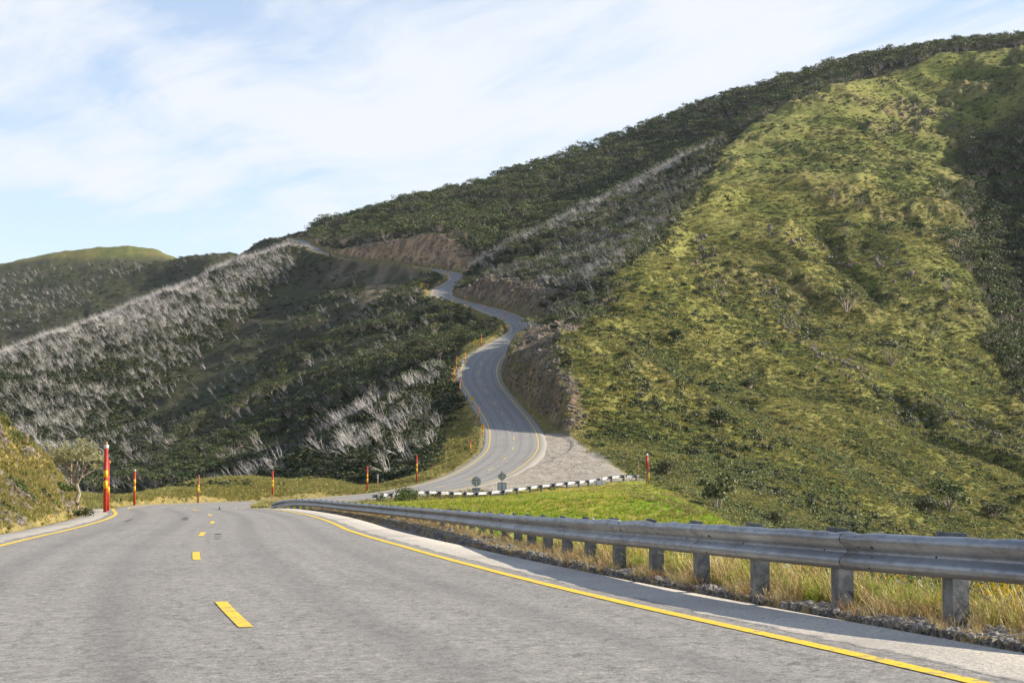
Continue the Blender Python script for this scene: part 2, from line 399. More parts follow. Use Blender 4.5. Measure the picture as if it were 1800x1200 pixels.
# ------------------------------------------------------------------ regions on the plan
sunny = inpoly(GX, GY, plan([(1014, 252), (1012, 263), (1004, 271), (976, 283), (966, 293), (971, 309), (980, 328), (987, 348), (1050, 410), (1150, 530), (1222, 660), (1275, 830), (1370, 960), (1520, 1050), (1690, 1105), (1900, 1090), (1900, 940), (1770, 905), (1700, 880), (1730, 790),
      (1700, 640), (1770, 500), (1850, 420), (2300, 300), (2500, 90), (1700, 80), (1400, 130), (1255, 140), (1135, 200)]), 6)
forest = inpoly(GX, GY, plan([(545, 1105), (600, 1005), (640, 945), (760, 862), (830, 820), (850, 745), (950, 765), (1060, 815), (1180, 880), (1270, 940), (1370, 975), (1520, 1065), (1720, 1110), (2000, 1100), (2400, 1300), (1500, 1420), (545, 1400)]), 8)
ragg = fbm(GX / 38, GY / 60, 415, 3)
gully = inpoly(GX, GY, plan([(1730, 1070), (1700, 880), (1690, 740), (1650, 650), (1720, 560), (1790, 480), (1860, 420), (2300, 320), (2800, 300), (2500, 1000), (2000, 1090)]), 8)
gully = np.clip(gully + 0.75 * ragg * ((gully > 0.01) | (sunny > 0.01)) * inpoly(GX, GY, plan([(1600, 1100), (1590, 860), (1600, 600), (1700, 430), (1860, 350), (2300, 320), (2600, 1100)]), 40), 0, 1) * (1 - 0.88 * sstep(830, 960, GY))
deadR = inpoly(GX, GY, plan([(822, 745), (850, 700), (850, 630), (880, 590), (970, 480), (1010, 385), (1050, 425), (1150, 545), (1222, 675), (1275, 845), (1275, 930), (1180, 865), (1060, 790), (950, 740)]), 4)
deadL = inpoly(GX, GY, plan([(525, 1130), (520, 1030), (470, 900), (380, 790), (300, 700), (210, 600), (150, 500), (0, 430), (-600, 430), (-600, 800), (0, 860), (200, 930), (400, 1040)]), 14)
spur1 = inpoly(GX, GY, plan([(800, 348), (806, 330), (800, 302), (775, 288), (730, 275), (745, 250), (735, 238), (705, 236), (690, 262), (640, 262), (560, 262), (460, 262), (440, 280), (520, 290), (640, 315), (760, 340)]), 4)
meadow = inpoly(GX, GY, plan([(640, 172), (745, 179), (850, 183), (950, 189), (1122, 199), (1180, 182), (1225, 160), (1262, 138), (1330, 100), (1500, 60), (1900, 30), (2400, 16), (1900, 14.5), (1350, 18.5), (1100, 23.5), (900, 33), (760, 48), (640, 72), (560, 100), (540, 140)]), 2.6)
meadow = np.clip(meadow + 0.9 * fbm(GX / 3.0, GY / 3.0, 405, 3) * (meadow > 0.02) * (meadow < 0.98), 0, 1)
turnout = inpoly(GX, GY, plan([(930, 262), (985, 258), (1012, 250), (1040, 233), (1085, 216), (1126, 201), (1118, 197.8), (950, 189.5), (850, 185), (760, 181), (750, 186), (860, 200), (900, 225), (925, 245)]), 1.0)
mound = inpoly(GX, GY, plan([(150, 90), (250, 110), (240, 130), (340, 165), (470, 175), (640, 182), (740, 190), (840, 215), (850, 250), (830, 300), (800, 290), (790, 250), (700, 215), (560, 225), (400, 215), (250, 175), (150, 140)]), 3)
bank = inpoly(GX, GY, plan([(-900, 20), (0, 33), (190, 66), (230, 90), (170, 115), (-200, 120), (-900, 100)]), 2)
grassy = inpoly(GX, GY, plan([(530, 1020), (560, 900), (600, 640), (640, 560), (520, 470), (400, 430), (300, 470), (260, 600), (330, 720), (450, 880)]), 20)
farhill = sstep(1250, 1400, GY) * (GX < -150)
scar = inpoly(GX, GY, plan([(655, 865), (640, 770), (600, 640), (625, 620), (690, 720), (740, 790), (745, 815)]), 6)
scar2 = inpoly(GX, GY, plan([(560, 985), (620, 905), (700, 850), (745, 815), (700, 770), (640, 800), (580, 870)]), 6)

# ------------------------------------------------------------------ relief
base_slope = 1.0
far_amt = sstep(60, 260, GY)
rough = far_amt * (1 - turnout)
rough = rough * (1 - 0.93 * meadow)
GZ += rough * (fbm(GX / 95, GY / 95, 11, 3) * 2.0 * sstep(200, 500, GY) + fbm(GX / 26, GY / 26, 21, 3) * 0.9 + fbm(GX / 6.5, GY / 6.5, 31, 3) * 0.33)
rib = ridged(GX / 46 + fbm(GX / 60, GY / 60, 71, 2) * 0.5, GY / 150 + GX / 300, 41, 3)
GZ += sunny * rough * (1 - meadow) * sstep(230, 330, GY) * (rib * 2.9 + fbm(GX / 120, GY / 210, 47, 2) * 9.0)
GZ += (1 - sunny) * rough * sstep(330, 500, GY) * ridged(GX / 45 + GY / 90, GY / 160, 51, 3) * 1.6
tuss = fbm(GX / 1.7, GY / 1.7, 61, 2)
GZ += (bank * 0.0 + mound * 0.10 + meadow * 0.06 * sstep(20, 40, GY)) * tuss
outcrop = np.clip(ridged(GX / 14 + 3, GY / 22, 81, 4) - 0.75, 0, 1)
outc_mask = sunny * (1 - meadow) * sstep(0.12, 0.5, fbm(GX / 55 + 1.3, GY / 80 + 4.1, 91, 2)) * sstep(260, 320, GY)
GZ += outc_mask * outcrop * 3.0
# craggy bank beside the car
cr = ridged(GX / 3.2, GY / 3.8, 101, 4)
GZ += bank * sstep(0, 1, bank) * (0.55 * (cr - 0.9) * sstep(0.2, 1.6, GZ - (EYE - 1.9)) + 0.10 * fbm(GX / 0.9, GY / 0.9, 111, 2))

# ------------------------------------------------------------------ bench the road into the land: cuttings above, fill below
DIST = np.full(GX.shape, 1e9); RZ = np.zeros(GX.shape); RSd = np.zeros(GX.shape)
best = np.full(GX.shape, 1e9)
for i in range(0, NR, 1):
    cx, cy = RC[i, 0], RC[i, 1]
    if cy < 2: continue
    R0 = 34 if cy > 120 else 14
    r0 = np.searchsorted(vrow, math.log(max(cy - R0, 2.0))); r1 = np.searchsorted(vrow, math.log(cy + R0))
    ya = max(cy - R0, 2.0); 
    lo = min((cx - R0) / ya, (cx - R0) / (cy + R0)); hi = max((cx + R0) / ya, (cx + R0) / (cy + R0))
    c0 = np.searchsorted(ucol, lo); c1 = np.searchsorted(ucol, hi)
    if r1 <= r0 or c1 <= c0: continue
    dx = GX[r0:r1, c0:c1] - cx; dy = GY[r0:r1, c0:c1] - cy
    d2 = dx * dx + dy * dy
    b = best[r0:r1, c0:c1]; m = d2 < b
    if not m.any(): continue
    b[m] = d2[m]
    t = dx * RN[i, 0] + dy * RN[i, 1]
    tt = np.sign(t) * np.sqrt(d2)
    DIST[r0:r1, c0:c1][m] = tt[m]; RZ[r0:r1, c0:c1][m] = (RC[i, 2] + RX[i] * np.clip(t, -6, 6))[m]; RSd[r0:r1, c0:c1][m] = RS[i]
near_m = best < 1e8
aT = np.abs(DIST)
halfL = np.interp(RSd, [0, 90, 110, 5000], [5.25, 5.25, 5.2, 4.9]); 
# room for poles and guard rail beside the seal
halfR = np.interp(RSd, [0, 40, 90, 110, 130, 235, 258, 270, 282, 297, 312, 5000], [6.3, 6.6, 6.9, 6.2, 5.0, 4.9, 9.0, 9.6, 7.8, 6.0, 5.0, 4.9])
half = np.where(DIST > 0, halfR, halfL)
dout = np.clip(aT - half, 0, None)
wob = 1 + 0.22 * fbm(GX / 7, GY / 7, 121, 3)
up = RZ + dout * np.where((RSd < 110) | (DIST < 0), 1.9, np.interp(RSd, [0, 262, 275, 420, 450, 640, 700, 5000], [1.5, 1.5, 2.9, 2.7, 2.1, 2.1, 1.7, 1.7])) * wob + np.clip(fbm(GX / 4, GY / 4, 131, 3), -1, 1) * np.clip(dout, 0, 2) * 0.45
dn = RZ - dout * np.where(RSd < 100, 0.5, 0.62) - 0.02
Z0 = GZ.copy()
cutm = near_m & (GZ > up); fillm = near_m & (GZ < dn)
GZ = np.where(cutm, up, GZ); GZ = np.where(fillm, dn, GZ)
fade = np.where(near_m, 1 - sstep(24, 33, aT), 0)
fade = np.where(RSd < 120, np.where(near_m, 1 - sstep(9, 13, aT), 0), fade)
GZ = Z0 * (1 - fade) + GZ * fade
berm = near_m * (DIST < 0) * sstep(775, 800, RSd * 0 + GY) * (1 - sstep(985, 1010, GY)) * sstep(half - 0.8, half + 0.3, aT) * (1 - sstep(half + 2.5, half + 7, aT))
flat = near_m & (aT < half)
GZ = np.where(flat, RZ - 0.06 - 0.0 * aT, GZ)
GZ = GZ + berm * 1.5
under = near_m & (aT < half - 0.9)
GZ = np.where(under, RZ - 0.22, GZ)
cut = np.clip((Z0 - GZ) / 1.5, 0, 1) * (dout > 0) * fade
fill = np.clip((GZ - Z0) / 2.0, 0, 1) * (dout > 0) * fade
vw = np.where(DIST < 0, np.interp(RSd, [0, 110, 160, 420, 470, 5000], [2, 3, 5.5, 5.5, 2.2, 1.6]), 2.2)
verge = np.where(near_m, 1 - sstep(vw, vw + 2.0 + 0 * vw, aT - half + 1.0 + 0.9 * fbm(GX / 4, GY / 4, 137, 2)), 0)
crag = cut * (GY > 120)
GZ += crag * ridged(GX / 2.2 , GY / 3.4, 141, 4) * 0.75

def ground_z(x, y):
    """height of the ground at a plan point (arrays or numbers)"""
    x = np.asarray(x, float); y = np.asarray(y, float)
    V = np.log(np.maximum(y, 2.01)); U = x / np.maximum(y, 2.01)
    iu = np.clip(np.searchsorted(ucol, U) - 1, 0, len(ucol) - 2); iv = np.clip(np.searchsorted(vrow, V) - 1, 0, len(vrow) - 2)
    fu = np.clip((U - ucol[iu]) / (ucol[iu + 1] - ucol[iu]), 0, 1); fv = np.clip((V - vrow[iv]) / (vrow[iv + 1] - vrow[iv]), 0, 1)
    return (GZ[iv, iu] * (1 - fu) + GZ[iv, iu + 1] * fu) * (1 - fv) + (GZ[iv + 1, iu] * (1 - fu) + GZ[iv + 1, iu + 1] * fu) * fv

# bare faces of the cuttings on the uphill side of the bends
bareface = near_m * (DIST > 0) * (dout > 0) * (1 - sstep(0.45, 0.8, sunny)) * np.clip(
    ((RSd > 262) & (RSd < 400)) * (1 - sstep(13, 15, dout)) + ((RSd > 455) & (RSd < 640)) * (1 - sstep(8, 14, dout)) + ((RSd > 760) & (RSd < 1010)) * (1 - sstep(9, 13, dout)), 0, 1) * sstep(0.2, 1.0, GZ - RZ)
cut = np.maximum(cut, bareface)
def hit(px, py):
    """the first ground met when looking through (px, py)"""
    U = U_of(px) / math.cos(TILT) * 1.0
    y = math.cos(TILT) - math.sin(TILT) * (600.0 - py) / F
    U = U_of(px) / y; Wt = W_of(py)
    i = int(np.clip(np.searchsorted(ucol, U), 0, len(ucol) - 1)); colw = (GZ[:, i] - EYE) / GY[:, i]
    k = int(np.argmax((colw >= Wt) & (GY[:, i] > 12)))
    Y = GY[k, i]; return np.array([U * Y, Y, GZ[k, i]])

# the yellow crest of the sunny spine
SP = plan([(1012, 735 * 0 + 270), (1007, 283), (985, 293), (974, 306), (984, 330), (992, 356), (1015, 385), (1050, 410), (1100, 470), (1150, 530), (1195, 590), (1222, 660), (1245, 740), (1275, 830), (1310, 900), (1370, 960), (1440, 1010), (1520, 1050)])
cd = np.full(GX.shape, 1e9)
for i in range(len(SP) - 1):
    (x1, y1), (x2, y2) = SP[i], SP[i + 1]; dx, dy = x2 - x1, y2 - y1
    t_ = np.clip(((GX - x1) * dx + (GY - y1) * dy) / (dx * dx + dy * dy), 0, 1); cd = np.minimum(cd, np.hypot(GX - x1 - t_ * dx, GY - y1 - t_ * dy))
crestm = (1 - sstep(0.012, 0.055, cd / np.maximum(GY, 1) + 0.02 * fbm(GX / 30, GY / 30, 401, 3))) * sunny
crestm = np.clip(crestm + sunny * 0.7 * sstep(0.55, 1.15, rib + 0.5 * fbm(GX / 25, GY / 60, 411, 2)), 0, 1) * (1 - meadow)
# ------------------------------------------------------------------ materials
class NT:
    """small helper to write node materials briefly"""
    def __init__(s, name, rough=0.9, spec=0.3):
        s.m = bpy.data.materials.new(name); s.m.use_nodes = True
        s.N = s.m.node_tree.nodes; s.L = s.m.node_tree.links; s.b = s.N['Principled BSDF']
        s.b.inputs['Roughness'].default_value = rough; s.b.inputs['Specular IOR Level'].default_value = spec
        s._tc = None
    def link(s, a, b): s.L.new(a, b)
    def pos(s):
        if s._tc is None: s._tc = s.N.new('ShaderNodeTexCoord').outputs['Object']
        return s._tc
    def geo(s): return s.N.new('ShaderNodeNewGeometry').outputs['Position']
    def scale(s, v, sc):
        n = s.N.new('ShaderNodeMapping'); n.inputs['Scale'].default_value = sc; s.link(v, n.inputs['Vector']); return n.outputs[0]
    def noise(s, sc, det=4, rough=0.55, vec=None, col=False, dist=0.0):
        n = s.N.new('ShaderNodeTexNoise'); n.inputs['Scale'].default_value = sc; n.inputs['Detail'].default_value = det
        n.inputs['Roughness'].default_value = rough; n.inputs['Distortion'].default_value = dist
        s.link(vec if vec is not None else s.pos(), n.inputs['Vector']); return n.outputs['Color' if col else 'Fac']
    def voro(s, sc, vec=None, feat='F1', out='Distance', rnd=1.0):
        n = s.N.new('ShaderNodeTexVoronoi'); n.feature = feat; n.inputs['Scale'].default_value = sc; n.inputs['Randomness'].default_value = rnd
        s.link(vec if vec is not None else s.pos(), n.inputs['Vector']); return n.outputs[out]
    def ramp(s, f, a, b, lo=0.0, hi=1.0, smooth=True):
        n = s.N.new('ShaderNodeMapRange'); n.interpolation_type = 'SMOOTHSTEP' if smooth else 'LINEAR'
        n.inputs['From Min'].default_value = a; n.inputs['From Max'].default_value = b
        n.inputs['To Min'].default_value = lo; n.inputs['To Max'].default_value = hi
        s.link(f, n.inputs['Value']); return n.outputs[0]
    def math(s, op, a, b=None, c=None):
        n = s.N.new('ShaderNodeMath'); n.operation = op
        for i, v in enumerate((a, b, c)):
            if v is None: continue
            if isinstance(v, (int, float)): n.inputs[i].default_value = v
            else: s.link(v, n.inputs[i])
        return n.outputs[0]
    def mix(s, f, a, b, mode='MIX'):
        n = s.N.new('ShaderNodeMix'); n.data_type = 'RGBA'; n.blend_type = mode
        if isinstance(f, (int, float)): n.inputs['Factor'].default_value = f
        else: s.link(f, n.inputs['Factor'])
        for k, v in (('A', a), ('B', b)):
            if isinstance(v, tuple): n.inputs[k].default_value = v if len(v) == 4 else v + (1,)
            else: s.link(v, n.inputs[k])
        return n.outputs['Result']
    def attr(s, name):
        n = s.N.new('ShaderNodeAttribute'); n.attribute_name = name
        sp = s.N.new('ShaderNodeSeparateColor'); s.link(n.outputs['Color'], sp.inputs[0])
        return sp.outputs[0], sp.outputs[1], sp.outputs[2], n.outputs['Alpha']
    def rand(s): return s.N.new('ShaderNodeObjectInfo').outputs['Random']
    def bump(s, h, strength=0.5, dist=0.1):
        n = s.N.new('ShaderNodeBump'); n.inputs['Strength'].default_value = strength; n.inputs['Distance'].default_value = dist
        s.link(h, n.inputs['Height']); s.link(n.outputs[0], s.b.inputs['Normal'])
    def color(s, c):
        if isinstance(c, tuple): s.b.inputs['Base Color'].default_value = c if len(c) == 4 else c + (1,)
        else: s.link(c, s.b.inputs['Base Color'])
    def translucent(s, c, f=0.3):
        t = s.N.new('ShaderNodeBsdfTranslucent'); mx = s.N.new('ShaderNodeMixShader'); mx.inputs[0].default_value = f
        if isinstance(c, tuple): t.inputs[0].default_value = c if len(c) == 4 else c + (1,)
        else: s.link(c, t.inputs[0])
        s.link(s.b.outputs[0], mx.inputs[1]); s.link(t.outputs[0], mx.inputs[2])
        s.link(mx.outputs[0], s.N['Material Output'].inputs['Surface'])

def ground_material():
    t = NT('hillside_ground', 0.95, 0.15)
    sun_, mead, rock, wood = t.attr('zone_a')
    grav, verg, bnk, scr = t.attr('zone_b'); tan_ = t.attr('zone_c')[2]
    p = t.pos()
    big = t.noise(0.018, 5, 0.6); mid = t.noise(0.11, 5, 0.62); fine = t.noise(0.7, 5, 0.65); tiny = t.noise(5.0, 4, 0.7)
    # dark scrubby slope
    c = t.mix(t.ramp(mid, 0.40, 0.62), (0.040, 0.046, 0.020), (0.068, 0.068, 0.028))
    c = t.mix(t.ramp(fine, 0.52, 0.66), c, (0.085, 0.078, 0.040))
    c = t.mix(t.ramp(big, 0.50, 0.62, 0, 0.55), c, (0.060, 0.045, 0.036))
    # sunny slope of snow grass and heath
    s = t.mix(t.ramp(mid, 0.40, 0.60), (0.115, 0.145, 0.032), (0.205, 0.205, 0.050))
    s = t.mix(t.ramp(fine, 0.48, 0.62), s, (0.085, 0.100, 0.024))
    s = t.mix(t.ramp(big, 0.44, 0.60, 0, 0.7), s, (0.215, 0.180, 0.058))
    s = t.mix(t.ramp(t.noise(0.045, 4, 0.6, dist=0.6), 0.58, 0.68, 0, 0.30), s, (0.105, 0.090, 0.050))
    c = t.mix(sun_, c, s)
    # forest floor
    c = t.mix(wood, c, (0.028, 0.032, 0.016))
    # lush meadow
    g = t.mix(t.ramp(mid, 0.42, 0.60), (0.180, 0.310, 0.018), (0.310, 0.340, 0.032))
    g = t.mix(t.ramp(t.noise(0.05, 3, 0.5, vec=t.scale(p, (1, 1.0, 1))), 0.44, 0.58, 0, 0.85), g, (0.400, 0.300, 0.070))
    g = t.mix(t.ramp(fine, 0.5, 0.7, 0, 0.6), g, (0.120, 0.170, 0.015))
    c = t.mix(mead, c, g)
    # cuttings: broken brown rock and soil
    vr = t.voro(0.55, vec=t.scale(p, (1, 1, 0.45)), feat='F1')
    r = t.mix(t.ramp(t.noise(0.12, 6, 0.65), 0.38, 0.62), (0.170, 0.122, 0.082), (0.340, 0.235, 0.135))
    r = t.mix(t.ramp(t.noise(0.9, 6, 0.7, vec=t.scale(p, (1, 1, 0.35))), 0.46, 0.60), r, (0.100, 0.085, 0.070))
    r = t.mix(t.ramp(tiny, 0.5, 0.75, 0, 0.6), r, (0.30, 0.25, 0.19))
    r = t.mix(t.ramp(t.noise(0.25, 5, 0.7, vec=t.scale(p, (1, 1, 2.5))), 0.52, 0.60, 0, 0.8), r, (0.055, 0.047, 0.040))
    r = t.mix(tan_, r, t.mix(t.ramp(t.noise(0.16, 6, 0.7), 0.40, 0.60), (0.46, 0.30, 0.165), (0.25, 0.18, 0.12)))
    c = t.mix(rock, c, r)
    sc = t.mix(t.ramp(t.noise(0.5, 5, 0.6, vec=t.scale(p, (1, 1, 0.2))), 0.4, 0.6), (0.135, 0.105, 0.075), (0.200, 0.160, 0.115))
    c = t.mix(scr, c, sc)
    # bank beside the car: rock showing through dry grass
    bk = t.mix(t.ramp(t.noise(0.8, 5, 0.6), 0.42, 0.58), (0.250, 0.190, 0.060), (0.150, 0.150, 0.035))
    bk = t.mix(t.ramp(t.noise(1.6, 6, 0.7, vec=t.scale(p, (1, 1, 1.8))), 0.50, 0.58), bk, (0.230, 0.205, 0.175))
    bk = t.mix(t.ramp(t.voro(2.6), 0.0, 0.20, 0.8, 0), bk, (0.055, 0.048, 0.036))
    c = t.mix(bnk, c, bk)
    cst = t.attr('zone_c')[0]
    cy = t.mix(t.ramp(fine, 0.42, 0.62), (0.270, 0.250, 0.075), (0.180, 0.190, 0.050))
    c = t.mix(t.math('MULTIPLY', cst, t.ramp(mid, 0.35, 0.6, 0.35, 1.0)), c, cy)
    # dry verge
    v = t.mix(t.ramp(fine, 0.40, 0.62), (0.330, 0.260, 0.085), (0.180, 0.160, 0.045))
    v = t.mix(t.ramp(tiny, 0.48, 0.68), v, (0.250, 0.205, 0.150))
    nv = t.mix(t.ramp(t.noise(12, 4, 0.8), 0.40, 0.60), (0.105, 0.095, 0.082), (0.30, 0.265, 0.215))
    nv = t.mix(t.ramp(t.noise(1.6, 4, 0.6), 0.5, 0.62), nv, (0.36, 0.27, 0.13))
    v = t.mix(t.attr('zone_c')[1], v, nv)
    c = t.mix(verg, c, v)
    # gravel turnout
    gr = t.mix(t.ramp(t.noise(0.35, 6, 0.65), 0.38, 0.62), (0.33, 0.29, 0.235), (0.42, 0.375, 0.31))
    gr = t.mix(t.ramp(t.noise(3.0, 6, 0.75), 0.5, 0.65, 0, 0.45), gr, (0.175, 0.155, 0.125))
    gr = t.mix(t.ramp(t.noise(14, 4, 0.8), 0.55, 0.68, 0, 0.75), gr, (0.11, 0.10, 0.09))
    c = t.mix(grav, c, gr)
    t.color(c)
    h = t.math('ADD', t.math('MULTIPLY', fine, 1.0), t.math('MULTIPLY', tiny, 0.25))
    t.bump(h, 0.9, 0.8)
    return t.m

def road_material():
    t = NT('worn_asphalt', 0.85, 0.35)
    lat, sta, side, _ = t.attr('lane')
    p = t.pos()
    spk = t.noise(26, 5, 0.9); spk2 = t.noise(48, 3, 0.9); cell = t.voro(70, out='Color'); 
    big = t.noise(0.35, 5, 0.6); 
    cmb = t.N.new('ShaderNodeCombineXYZ'); t.link(t.math('MULTIPLY', lat, 2.2), cmb.inputs[0]); t.link(t.math('MULTIPLY', sta, 0.035), cmb.inputs[1])
    streak = t.noise(1.0, 5, 0.6, vec=cmb.outputs[0])
    mot = t.noise(9.0, 6, 0.85, vec=t.scale(p, (1.0, 0.6, 1)))
    c = t.mix(t.ramp(spk, 0.38, 0.60), (0.165, 0.155, 0.143), (0.345, 0.325, 0.298))
    c = t.mix(t.ramp(spk2, 0.56, 0.70, 0, 0.85), c, (0.70, 0.66, 0.59))
    c = t.mix(t.ramp(spk2, 0.47, 0.36, 0, 0.9), c, (0.060, 0.058, 0.056))
    c = t.mix(t.ramp(streak, 0.40, 0.62, 0.0, 0.28), c, (0.330, 0.315, 0.295))
    c = t.mix(t.ramp(streak, 0.50, 0.32, 0.0, 0.22), c, (0.150, 0.145, 0.142))
    c = t.mix(t.ramp(big, 0.45, 0.65, 0, 0.22), c, (0.150, 0.145, 0.140))
    c = t.mix(t.ramp(mot, 0.53, 0.63, 0, 0.75), c, (0.42, 0.39, 0.35))
    c = t.mix(t.ramp(mot, 0.48, 0.38, 0, 0.75), c, (0.105, 0.100, 0.095))
    wv = t.N.new('ShaderNodeVectorMath'); wv.operation = 'ADD'; ws_ = t.N.new('ShaderNodeVectorMath'); ws_.operation = 'SCALE'; ws_.inputs['Scale'].default_value = 1.6
    t.link(t.noise(0.9, 5, 0.7, col=True), ws_.inputs[0]); t.link(p, wv.inputs[0]); t.link(ws_.outputs[0], wv.inputs[1])
    crk = t.voro(0.24, vec=wv.outputs[0], feat='DISTANCE_TO_EDGE')
    c = t.mix(t.math('MULTIPLY', t.ramp(crk, 0.005, 0.0, 0, 0.7), t.ramp(t.noise(0.12, 2), 0.50, 0.58)), c, (0.07, 0.068, 0.066))
    # tyre polished tracks, darker
    al = t.math('ABSOLUTE', lat)
    tr = t.math('ABSOLUTE', t.math('SUBTRACT', t.math('ABSOLUTE', t.math('SUBTRACT', al, 1.85)), 0.80))
    c = t.mix(t.ramp(tr, 0.45, 0.0, 0, 0.34), c, (0.130, 0.126, 0.126))
    # chip-sealed shoulder, paler
    sh = t.mix(t.ramp(spk, 0.38, 0.60), (0.37, 0.335, 0.285), (0.68, 0.625, 0.54))
    sh = t.mix(t.ramp(t.noise(36, 4, 0.9), 0.53, 0.62, 0, 0.85), sh, (0.13, 0.12, 0.105))
    sh = t.mix(t.ramp(big, 0.4, 0.65, 0, 0.45), sh, (0.26, 0.24, 0.21))
    sh = t.mix(t.ramp(sta, 95, 125), sh, (0.30, 0.275, 0.235))
    wob = t.math('MULTIPLY_ADD', t.noise(1.3, 4, 0.7), 0.5, -0.25)
    edge = t.ramp(t.math('ADD', side, wob), 0.28, 0.36)
    c = t.mix(edge, c, sh)
    # fine cracks at the joint between seal and shoulder
    jt = t.math('ABSOLUTE', t.math('SUBTRACT', t.math('ADD', side, t.math('MULTIPLY', wob, 0.6)), 0.27))
    c = t.mix(t.ramp(jt, 0.016, 0.0, 0, 0.75), c, (0.06, 0.058, 0.055))
    t.color(c)
    t.bump(t.math('ADD', spk, t.math('MULTIPLY', spk2, 0.5)), 0.8, 0.012)
    return t.m

def paint_material():
    t = NT('yellow_road_paint', 0.6, 0.4)
    w = t.noise(9, 6, 0.75); f = t.noise(80, 2, 0.7)
    c = t.mix(t.ramp(f, 0.45, 0.7, 0, 0.35), (0.88, 0.585, 0.004), (0.74, 0.49, 0.012))
    c = t.mix(t.ramp(w, 0.52, 0.60, 0, 0.85), c, (0.30, 0.26, 0.16))
    c = t.mix(t.ramp(t.noise(30, 5, 0.9), 0.52, 0.60, 0, 0.75), c, (0.24, 0.21, 0.13))
    c = t.mix(t.ramp(t.noise(2.3, 5, 0.7), 0.55, 0.75, 0, 0.5), c, (0.55, 0.40, 0.10))
    t.color(c); t.bump(f, 0.5, 0.006)
    return t.m

def simple(name, c1, c2=None, sc=6.0, rough=0.6, metal=0.0, spec=0.4, bump=0.0):
    t = NT(name, rough, spec)
    t.b.inputs['Metallic'].default_value = metal
    if c2 is None: t.color(c1)
    else: t.color(t.mix(t.ramp(t.noise(sc, 5, 0.65), 0.38, 0.64), c1, c2))
    if bump: t.bump(t.noise(sc * 3, 4, 0.6), bump, 0.02)
    return t.m

def galv_material():
    t = NT('galvanised_steel', 0.42, 0.5)
    p = t.pos()
    a = t.noise(0.9, 6, 0.7); b = t.noise(5.0, 5, 0.7, vec=t.scale(p, (1, 1, 4)))
    c = t.mix(t.ramp(a, 0.35, 0.65), (0.20, 0.21, 0.23), (0.31, 0.325, 0.35))
    c = t.mix(t.ramp(b, 0.52, 0.68, 0, 0.5), c, (0.16, 0.13, 0.10))
    c = t.mix(t.ramp(t.voro(28, out='Color'), 0.4, 0.9, 0, 0.18), c, (0.40, 0.42, 0.45))
    t.b.inputs['Metallic'].default_value = 0.75
    t.color(c)
    t.link(t.ramp(b, 0.3, 0.7, 0.34, 0.55), t.b.inputs['Roughness'])
    t.bump(t.noise(2.2, 3, 0.5), 0.35, 0.03)
    return t.m

def leaf_material(name, cols, tr=0.25, rough=0.6, spec=0.3):
    """leaves whose colour varies from plant to plant and clump to clump"""
    t = NT(name, rough, spec)
    r = t.rand()
    n = t.N.new('ShaderNodeValToRGB'); e = n.color_ramp.elements
    e[0].position = 0.0; e[0].color = cols[0] + (1,); e[1].position = 1.0; e[1].color = cols[-1] + (1,)
    for i, c in enumerate(cols[1:-1]):
        k = e.new((i + 1) / (len(cols) - 1)); k.color = c + (1,)
    t.link(r, n.inputs[0])
    v = t.noise(1.6, 3, 0.6)
    hs = t.N.new('ShaderNodeHueSaturation'); t.link(n.outputs[0], hs.inputs['Color'])
    t.link(t.ramp(v, 0.3, 0.7, 0.6, 1.45), hs.inputs['Value'])
    t.color(hs.outputs[0])
    if tr: t.translucent(hs.outputs[0], tr)
    return t.m

M = {}
M['ground'] = ground_material()
M['road'] = road_material()
M['paint'] = paint_material()
M['galv'] = galv_material()
M['post'] = simple('shade_dark_post', (0.09, 0.10, 0.115), (0.17, 0.18, 0.195), 7.0, 0.5, 0.6, 0.5, 0.2)  # post steel darkened in its colour to look unlit
M['bolt'] = simple('dark_bolt', (0.025, 0.025, 0.028), (0.06, 0.055, 0.05), 30, 0.6, 0.5)
M['red'] = simple('red_pole_paint', (0.36, 0.018, 0.008), (0.46, 0.045, 0.018), 4.0, 0.5, 0, 0.4)
M['dullred'] = simple('faded_brown_red_paint', (0.20, 0.055, 0.035), (0.32, 0.11, 0.07), 5.0, 0.7)
M['yellow'] = simple('yellow_reflective_band', (0.82, 0.47, 0.008), (0.70, 0.38, 0.010), 8.0, 0.4)
M['cap'] = simple('pale_pole_cap', (0.60, 0.62, 0.62), (0.45, 0.50, 0.50), 9.0, 0.5)
M['bare'] = simple('bare_pole_wood', (0.42, 0.26, 0.12), (0.34, 0.20, 0.09), 9.0, 0.8)
M['white'] = simple('white_board', (0.70, 0.70, 0.70), (0.60, 0.60, 0.60), 5.0, 0.6)
M['black'] = simple('black_marking', (0.02, 0.02, 0.02), None)
M['signgrey'] = simple('unpainted_sign_back', (0.32, 0.33, 0.33), (0.42, 0.43, 0.43), 3.0, 0.5, 0.4)
M['patch'] = simple('tar_patch', (0.075, 0.073, 0.075), (0.13, 0.125, 0.12), 20.0, 0.8)
M['plank'] = simple('weathered_plank', (0.42, 0.38, 0.32), (0.28, 0.25, 0.21), 6.0, 0.9)
M['bark'] = simple('snow_gum_bark', (0.40, 0.34, 0.27), (0.22, 0.18, 0.14), 3.0, 0.85)
M['bone'] = simple('bleached_dead_wood', (0.68, 0.64, 0.61), (0.40, 0.37, 0.36), 1.2, 0.85)
M['stone'] = simple('road_gravel', (0.16, 0.145, 0.13), (0.36, 0.33, 0.30), 3.0, 0.9)
M['rock'] = simple('lichen_rock', (0.23, 0.19, 0.15), (0.11, 0.095, 0.08), 1.5, 0.95, 0, 0.2, 0.6)
M['gum'] = leaf_material('snow_gum_leaves', [(0.035, 0.052, 0.022), (0.075, 0.105, 0.032), (0.135, 0.150, 0.050), (0.070, 0.078, 0.045), (0.100, 0.115, 0.038), (0.045, 0.065, 0.030)], 0.2)
